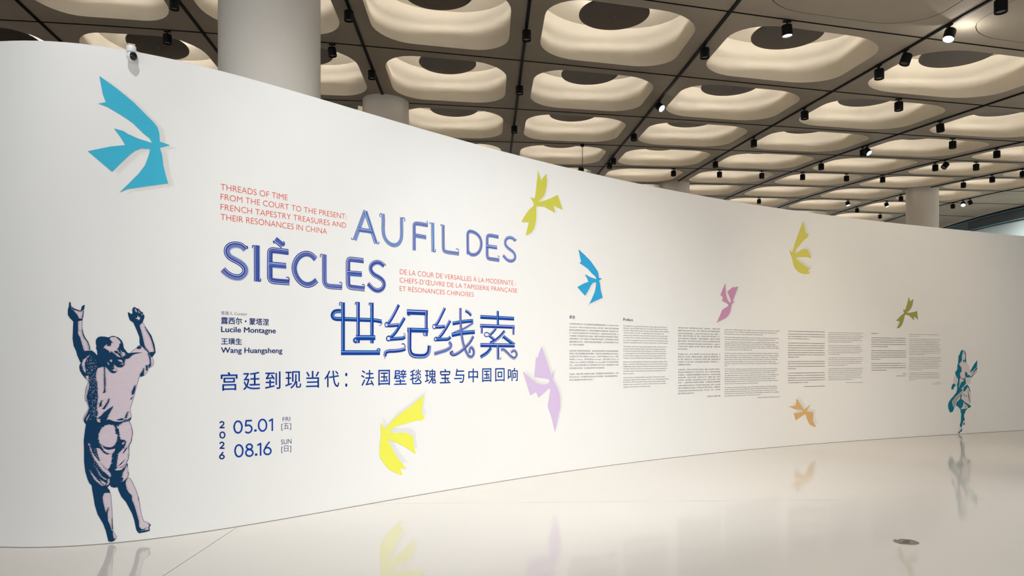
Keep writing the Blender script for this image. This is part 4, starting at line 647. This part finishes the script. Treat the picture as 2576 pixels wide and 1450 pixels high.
TEXTS = [
[["本次展览由深圳湾文化广场与法国国家家具馆暨博物馆及国家工坊（MANUFACTURES", "NATIONALES - SÈVRES & MOBILIER NATIONAL）联合呈现。隶属于法国文化部的法国", "国家家具馆暨博物馆及国家工坊，其承袭王室典藏传统并构建起独树一帜的壁毯艺术体", "系，在社会变迁中始终延续与时代艺术家的紧密合作，是法国织造体系的核心机构，也", "为法国精湛工艺的载体和传统文化的象征。壁毯艺术体系数百年来始终服务于法国宫廷", "与国家顶级机构，彰显了法国在工艺与审美领域的至高成就。本次展览甄选四十余件馆", "藏国宝级壁毯艺术珍品，系壁毯艺术首次成体系亮相亚洲，旨在勾勒法国壁毯艺术在过", "去几个世纪中的关键转型。"],
 ["从象征秩序与权威的宫廷壁毯语言，到20世纪在美学观念与社会语境的重新探索，", "壁毯这一媒介逐渐超越单纯的装饰属性，在视觉艺术领域获得独立的艺术地位。", "本次展览汇集了亨利·马蒂斯(Henri Matisse)、巴勃罗·毕加索(Pablo Picasso)、勒·柯", "布西耶(Le Corbusier)、费尔南·莱热(Fernand Léger)、胡安·米罗(Joan Miró)、赵", "无极(Zao Wou-Ki)和维克多·瓦萨雷里(Victor Vasarely)等众多艺术家创作的壁毯", "作品，以呈现艺术家与国家工坊之间持续展开的合作与对话，既彰显壁毯工艺深厚", "的历史底蕴与当代延续，也凸显其在视觉艺术史中的独特地位。"],
 ["与此同时，展览亦通过“中国回响”的视角，将法国壁毯艺术体系传统置于东、西方", "的文化对话之中。在中国悠久的织造与设计艺术语境中，观众得以重新审视这一", "媒介在中国语境中的文化回声与衍生意义。"]],
[["This exhibition is co-organized by Shenzhen Bay Culture Square and Manufactures", "Nationales - Sèvres & Mobilier National. As an institution under the French Ministry", "of Culture, Mobilier National inherits the legacy of royal collections while establishing", "a distinctive tapestry art system. Throughout periods of social change, it has", "maintained close collaboration with artists of their respective times, serving as both", "a custodian of France’s exquisite craftsmanship and a symbol of its cultural heritage.", "For centuries, this tapestry art system has served French courts and leading national", "institutions, embodying the pinnacle of France’s achievements in craft and aesthetics."],
 ["This exhibition marks the first large-scale presentation in Asia of works from this", "prestigious collection. Bringing together more than forty exceptional tapestries,", "it traces the key transformations of French tapestry over the past century. From", "a courtly language of order and authority, tapestry underwent a profound shift in", "the 20th century, as changing artistic ideas and social contexts reshaped its role.", "Gradually, it moved beyond decoration and emerged as an independent art form."],
 ["Featured works include tapestries created by artists including Henri Matisse, Pablo", "Picasso, Le Corbusier, Fernand Léger, Joan Miró, Zao Wou-Ki, and Victor Vasarely,", "highlighting the ongoing dialogue and collaboration between artists and the national", "workshops. These works underscore the deep historical roots and contemporary", "continuity of tapestry craftsmanship while emphasizing its unique position in the", "history of visual art."],
 ["At the same time, the exhibition offers a perspective of “Resonances in China,”", "situating the traditions of French tapestry art within a cross-cultural dialogue between", "East and West. Within the context of China’s long-standing weaving and design", "traditions, visitors are invited to reconsider the cultural resonance and renewed", "significance of this medium in the Chinese context."]],
[["深圳湾文化广场是一个面向世界的设计文化场所，位居于深圳——中国首个获联合", "国教科文组织认定的“设计之都”。我们以“全球设计文化交流互鉴的枢纽桥梁、", "中国设计走向世界的展示窗口、公众设计学习的开放共享平台”为定位，将展览、公", "共教育、收藏与文化交流融为一体，构筑一个充满活力的设计文化交流平台，逾一", "万平方米的展览空间，设有常设展厅、主题展厅和国际展厅，呈现设计文化的多样", "面貌与全球视野。未来设计学院与社区以设计工坊为核心的公共教育体系日益丰富，", "设计图书馆与设计商店等空间也将成为连接公众与设计的创意中心，另有逾一万", "平方米的公共空间，涵盖剧场、设计讲堂、餐饮休闲、屋顶广场等，持续激发湾区", "的文化交流与创造。"],
 ["常设展区以“设计·人·生活”“演变传承”“设计未来”和“当代力量”为主题，串", "联设计生活、设计未来、中国传统与全球视野。主题展区“匠作中国”聚焦竹编、漆", "器、陶瓷、剪纸四大门类，打开中国当代手工艺的深入观察。国际展区现有“伊", "姆·奥斯曼：匠心行旅”特展，此与我们推出的“世纪线索：宫廷到现当代——", "法国壁毯瑰宝与中国回响”。"],
 ["本次展览是中、法两大文化机构深度合作的成果，是两个文化场所的“双向奔赴”，", "更是深圳与巴黎两座城市关于“艺术与美”的对话。2025年，深圳市政府代表团赴", "访法国巴黎，与法国国家家具馆暨博物馆签订战略合作协议。合作内容还有法国", "驻中国大使馆、深圳市人民政府、深圳湾文化广场。在酝酿一年里，双方同", "仁跨洋协作，数次面商谈，确定以壁毯为核心的展览，即如“世纪线索：宫廷到", "现当代——法国壁毯瑰宝与中国回响”专题展览。在法国国家家具馆暨博物馆", "人露西尔·蒙塔涅与深圳湾文化广场学术委员王璜生联合策划，精选六十余件法国", "壁毯文化典藏精品以及中国手工艺语境与当代织造艺术作品，这是展览在", "于其为我们的创作以及持续思考的中法文化互鉴。为中法设计、艺术、工艺交流搭", "建起了兼具深度与温度的新平台。"]],
[["Located in the first UNESCO-designated “City of Design” in China, the new Shenzhen Bay Culture Square is established", "by the municipal government of Shenzhen to bridge global design culture exchange, showcase Chinese design to an", "international audience, and serve as a dynamic public platform for design education."],
 ["With 13 grand exhibition galleries spanning 10,000 square meters, the Design Museum features permanent collections,", "international visiting exhibitions, and rotating thematic exhibitions, presenting global perspectives and Chinese", "narratives on design culture. The Design Future Academy serves as a design-focused public education network locally", "and globally through the Design Workshop, Supersession, and the Pavilion Salons. The Design Material Library", "operates late evening hours, offering a public space for learning and exchange. There are an additional 10,000 square", "meters of cultural and social spaces including the Black Stone Theater, Design Auditorium, Art Street, and the elevated", "waterfront Bay Plaza that attracts over 10,000 visitors daily."],
 ["The Museum’s permanent collections are currently exhibited around four themes: “Design and Daily Life,” “Dynamic", "Heritage,” “Design Diverse,” and “Contemporary Forces,” weaving together the essence of time, design, and everyday", "life. The thematic exhibition, “China through Craftsmanship,” focuses on four traditional crafts—ceramics, lacquer,", "bamboo weaving, and paper-cutting—connecting Chinese traditional local cultures and contemporary craftsmanship", "innovations. The international exhibition area currently hosts the “Es Devlin: Tapa Memories” exhibition, along", "with the new “Threads of Time: From the Court to the Present: French Tapestry Treasures and Their Resonances in", "China.”"],
 ["The “Threads of Time” exhibition represents a partnership between the cultural institutions from China and France.", "In 2025, a delegation from the Shenzhen Municipal Government traveled to Paris to sign the strategic cooperation", "agreement between Shenzhen Bay Culture Square and Manufactures Nationales – Sèvres & Mobilier National.", "This collaboration represents not only a mutual pursuit between two institutions but also a cultural dialogue between", "Shenzhen and Paris on the arts. Participants of the signing ceremony included representatives from the Chinese", "Embassy in France and the Shenzhen Municipal Government. Ensuing extensive exchanges, including two visits", "by Manufactures Nationales’ representatives to Shenzhen Bay Culture Square, led to this special exhibition featuring", "historical, modern, and contemporary tapestries from France and China."],
 ["This exhibition is co-curated by Lucile Montagne, curator of the Manufactures Nationales, and Wang Huangsheng,", "academic committee member of Shenzhen Bay Culture Square. The exhibition brings together over 60 pieces from", "Manufactures Nationales, Shenzhen Bay Culture Square, as well as several Chinese contemporary art works. This", "cultural production—integrating exhibitions, public education, and cultural dialogue—emerged from the close dialogue,", "open collaboration, and continuous exchanges of Chinese and French cultures."]],
]
COLNAME = ['first text column, Chinese preface under its small blue heading', 'second text column, English text under the bold word Preface', 'third text column, dense Chinese paragraphs below the orchid bird',
 'fourth text column, wide English paragraphs right of the orchid bird', 'fifth text column, Chinese paragraphs above the tan orange bird', 'sixth text column, English paragraphs, narrow, between two Chinese columns',
 'seventh text column, short Chinese paragraphs below the dark olive bird', 'eighth text column, English paragraphs nearest the printed woman']
SIG = {2: '深圳湾文化广场馆长 李蕾', 3: 'Director, Shenzhen Bay Culture Square, Juan Du'}
rg = random.Random(8)
for c, cd in enumerate(COLS):
    t = empty('wall_text_column', won(cd['u0'], cd['p'][-1][-1]), COLNAME[c], 'wall text', 'preface text columns')
    wdt = cd['u1']-cd['u0']; cjk = c % 2 == 0
    if c == 0: hd = 'head1'
    elif c == 1: hd = 'head2'
    else: hd = None
    if hd:
        txt, a, b, z, h = TX[hd][0]
        job('heading', t, INK['dblue'], [(type_req(txt, bold=.012, res=4), a, b, z, h, cjk)])
    pitch = (cd['p'][-1][0]-cd['p'][-1][1]) if len(cd['p'][-1]) > 1 else .04
    if c < 4:
        nmax = max(len(l.encode('gbk', 'replace')) for p in TEXTS[c] for l in p)
        for zs, lines in zip(cd['p'], TEXTS[c]):
            ls = []
            for z, l in zip(zs, lines):
                last = l is lines[-1]
                ls.append((type_req(l, res=2, weight=-.004), cd['u0'], None if last else (cd['u1'] if cjk else None), z, pitch, ('cj', wdt) if cjk else ('en', wdt, c)))
            job('paragraph', t, INK['grey'], ls)
        for z, us0 in cd['sig']:
            job('signature', t, INK['grey'], [(type_req(SIG[c], res=2), us0, cd['u1'], z, pitch, ('cj', wdt) if cjk else ('en', wdt, c))])
    else:                                            # too far to read: rows of word-length ticks
        def row(u, u1, z, out):
            hh = .0155 if cjk else .0105
            while u < u1-.004:
                wl = min((.012+.002*rg.random()) if cjk else .012+.04*rg.random(), u1-u)
                x = u
                while x < u+wl-.002:
                    sw = .0045 if cjk else .0042; out.append(([(x, z-hh/2*rg.uniform(.6, 1)), (x+sw*.5, z-hh/2*rg.uniform(.6, 1)), (x+sw*.5, z+hh/2*rg.uniform(.6, 1)), (x, z+hh/2*rg.uniform(.6, 1))], 0, 0)); x += sw
                u += wl+(.003 if cjk else .008)
                if cjk and rg.random() < .06: u += .012
        for zs in cd['p']:
            hp = []
            for z in zs:
                last = z == zs[-1]
                row(cd['u0'], cd['u0']+wdt*(rg.uniform(.15, .7) if last else (1 if cjk else rg.uniform(.9, 1.0))), z, hp)
            decal(hp, 'paragraph', [INK['far']], t, step=99)
        for z, us0 in cd['sig']:
            hp = []; row(us0, cd['u1'], z, hp); decal(hp, 'signature', [INK['far']], t, step=99)

bpy.context.view_layer.update()
dg = bpy.context.evaluated_depsgraph_get()
DONE = []
for o, txt, k in REQ:
    me = bpy.data.meshes.new_from_object(o.evaluated_get(dg))
    vs = [(v.co.x, v.co.y) for v in me.vertices]; fs = [tuple(p.vertices) for p in me.polygons]
    DONE.append((vs, fs)); bpy.data.meshes.remove(me)
for o, txt, k in REQ:
    c = o.data; bpy.data.objects.remove(o); bpy.data.curves.remove(c)
def natural(r):
    vs = DONE[r][0]; return max(v[0] for v in vs)-min(v[0] for v in vs)
ENMAX = {}
for name, parent, m, lines, label, cat in JOBS:
    for r, u0, u1, z, h, mode in lines:
        if isinstance(mode, tuple) and mode[0] == 'en' and name == 'paragraph': ENMAX[mode[2]] = max(ENMAX.get(mode[2], 0), natural(r))
for name, parent, m, lines, label, cat in JOBS:
    bm = bmesh.new()
    for r, u0, u1, z, h, mode in lines:
        vs, fs = DONE[r]
        bold = REQ[r][2].get('bold', 0)
        x0 = min(v[0] for v in vs); x1 = max(v[0] for v in vs); y0 = min(v[1] for v in vs); y1 = max(v[1] for v in vs)
        if isinstance(mode, tuple):                 # small column type, z is the middle of the line
            if mode[0] == 'cj':
                sy = h*.62; sx = (u1-u0)/(x1-x0) if u1 else mode[1]/38.
                yo = -.38
            else:
                sy = h*.80; sx = mode[1]/ENMAX[mode[2]] if not u1 else (u1-u0)/(x1-x0); yo = -.27
            f = lambda v: won(u0+(v[0]-x0)*sx, z+(v[1]+yo)*sy, .0015)
        elif mode == 'colon':
            s = h/.93; uc = (u0+u1)/2; f = lambda v: won(uc+(v[0]-(x0+x1)/2)*s*.9, z+h*.42+(v[1]-(y0+y1)/2)*s*1.25, .0015)
        elif mode == 'char' or mode is True:        # CJK: fit the ink box
            sx = (u1-u0)/(x1-x0); sy = h/(y1-y0) if mode == 'char' else h/.93
            yb = y0 if mode == 'char' else -.085
            f = lambda v: won(u0+(v[0]-x0)*sx, z+(v[1]-yb)*sy, .0015)
        else:
            br = y0 < -.15 and y1 > .7 and len(vs) < 200 and h > 0 and x1-x0 < 2
            sx = (u1-u0)/(x1-x0); sy = h/(y1-y0) if br else h/CAP; yb = y0 if br else 0
            f = lambda v: won(u0+(v[0]-x0)*sx, z+(v[1]-yb)*sy, .0015)
        for dx, dy in ((0, 0),) if not bold else ((-bold, 0), (bold, 0), (0, bold*.8), (0, -bold*.8)):
            bv = [bm.verts.new(f((v[0]+dx, v[1]+dy))) for v in vs]
            for q in fs:
                try: bm.faces.new([bv[i] for i in q])
                except ValueError: pass
    bmesh.ops.recalc_face_normals(bm, faces=bm.faces)
    link(name, bm, m, parent)

# ================================================================== SMALL THINGS
# security camera on the wall head
uc = CAM[0]; p, n = wat(uc); n3 = Vector((n.x, n.y, 0)); a3 = Vector((-n.y, n.x, 0))
base = Vector((p.x, p.y, 0))+n3*.052
t = empty('security_camera', base+Vector((0, 0, WH-.06)), 'small white dome security camera fixed to the top edge of the wall', 'security camera')
rotc = Matrix.Rotation(math.atan2(a3.y, a3.x), 3, 'Z')
bm = bmesh.new(); box(bm, base-n3*.05+Vector((0, 0, WH+.025)), (.055, .15, .012), rotc); box(bm, base-n3*.115+Vector((0, 0, WH+.0115)), (.055, .02, .021), rotc); link('bracket', bm, M['tan'], t)
bm = bmesh.new(); lathe(bm, [(.030, .019), (.036, .014), (.037, -.03), (.034, -.036)], base+Vector((0, 0, WH)), (0, 0, 1), 32); link('base', bm, M['camwhite'], t, True)
bm = bmesh.new(); hc = base+Vector((0, 0, WH-.064))
lathe(bm, [(max(.001, .038*math.sin(PI*k/16)), -.038*math.cos(PI*k/16)) for k in range(17)], hc, (0, 0, 1), 32); head = link('head', bm, M['camwhite'], t, True)
look = (n3*.85+a3*-.75*(-1 if a3.x < 0 else 1)*-1+Vector((0, 0, -.12))).normalized()
bm = bmesh.new(); lathe(bm, [(.001, .0415), (.012, .041), (.022, .0385), (.029, .034), (.032, .027), (.0335, .0185)], hc, look, 28, caps=False); lf = link('lens_face', bm, M['camblack'], head, True)
# floor outlet
c = fpt(2279.6, 1364.5)
t = empty('floor_outlet_cover', c, 'round metal floor outlet cover set in the glossy floor, lower right', 'floor outlet')
bm = bmesh.new(); lathe(bm, [(.094, 0), (.093, .004), (.080, .005), (.079, .0035), (.001, .0035)], c, (0, 0, 1), 48, caps=False); link('cover_plate', bm, M['steel'], t)
bm = bmesh.new(); tube(bm, [c+Vector((.03*math.cos(q), .03*math.sin(q)-.005, .006)) for q in [2*PI*k/20 for k in range(21)]], .003, 6); box(bm, c+Vector((0, .035, .006)), (.02, .014, .004)); link('pull_ring', bm, M['greyalu'], t, True)
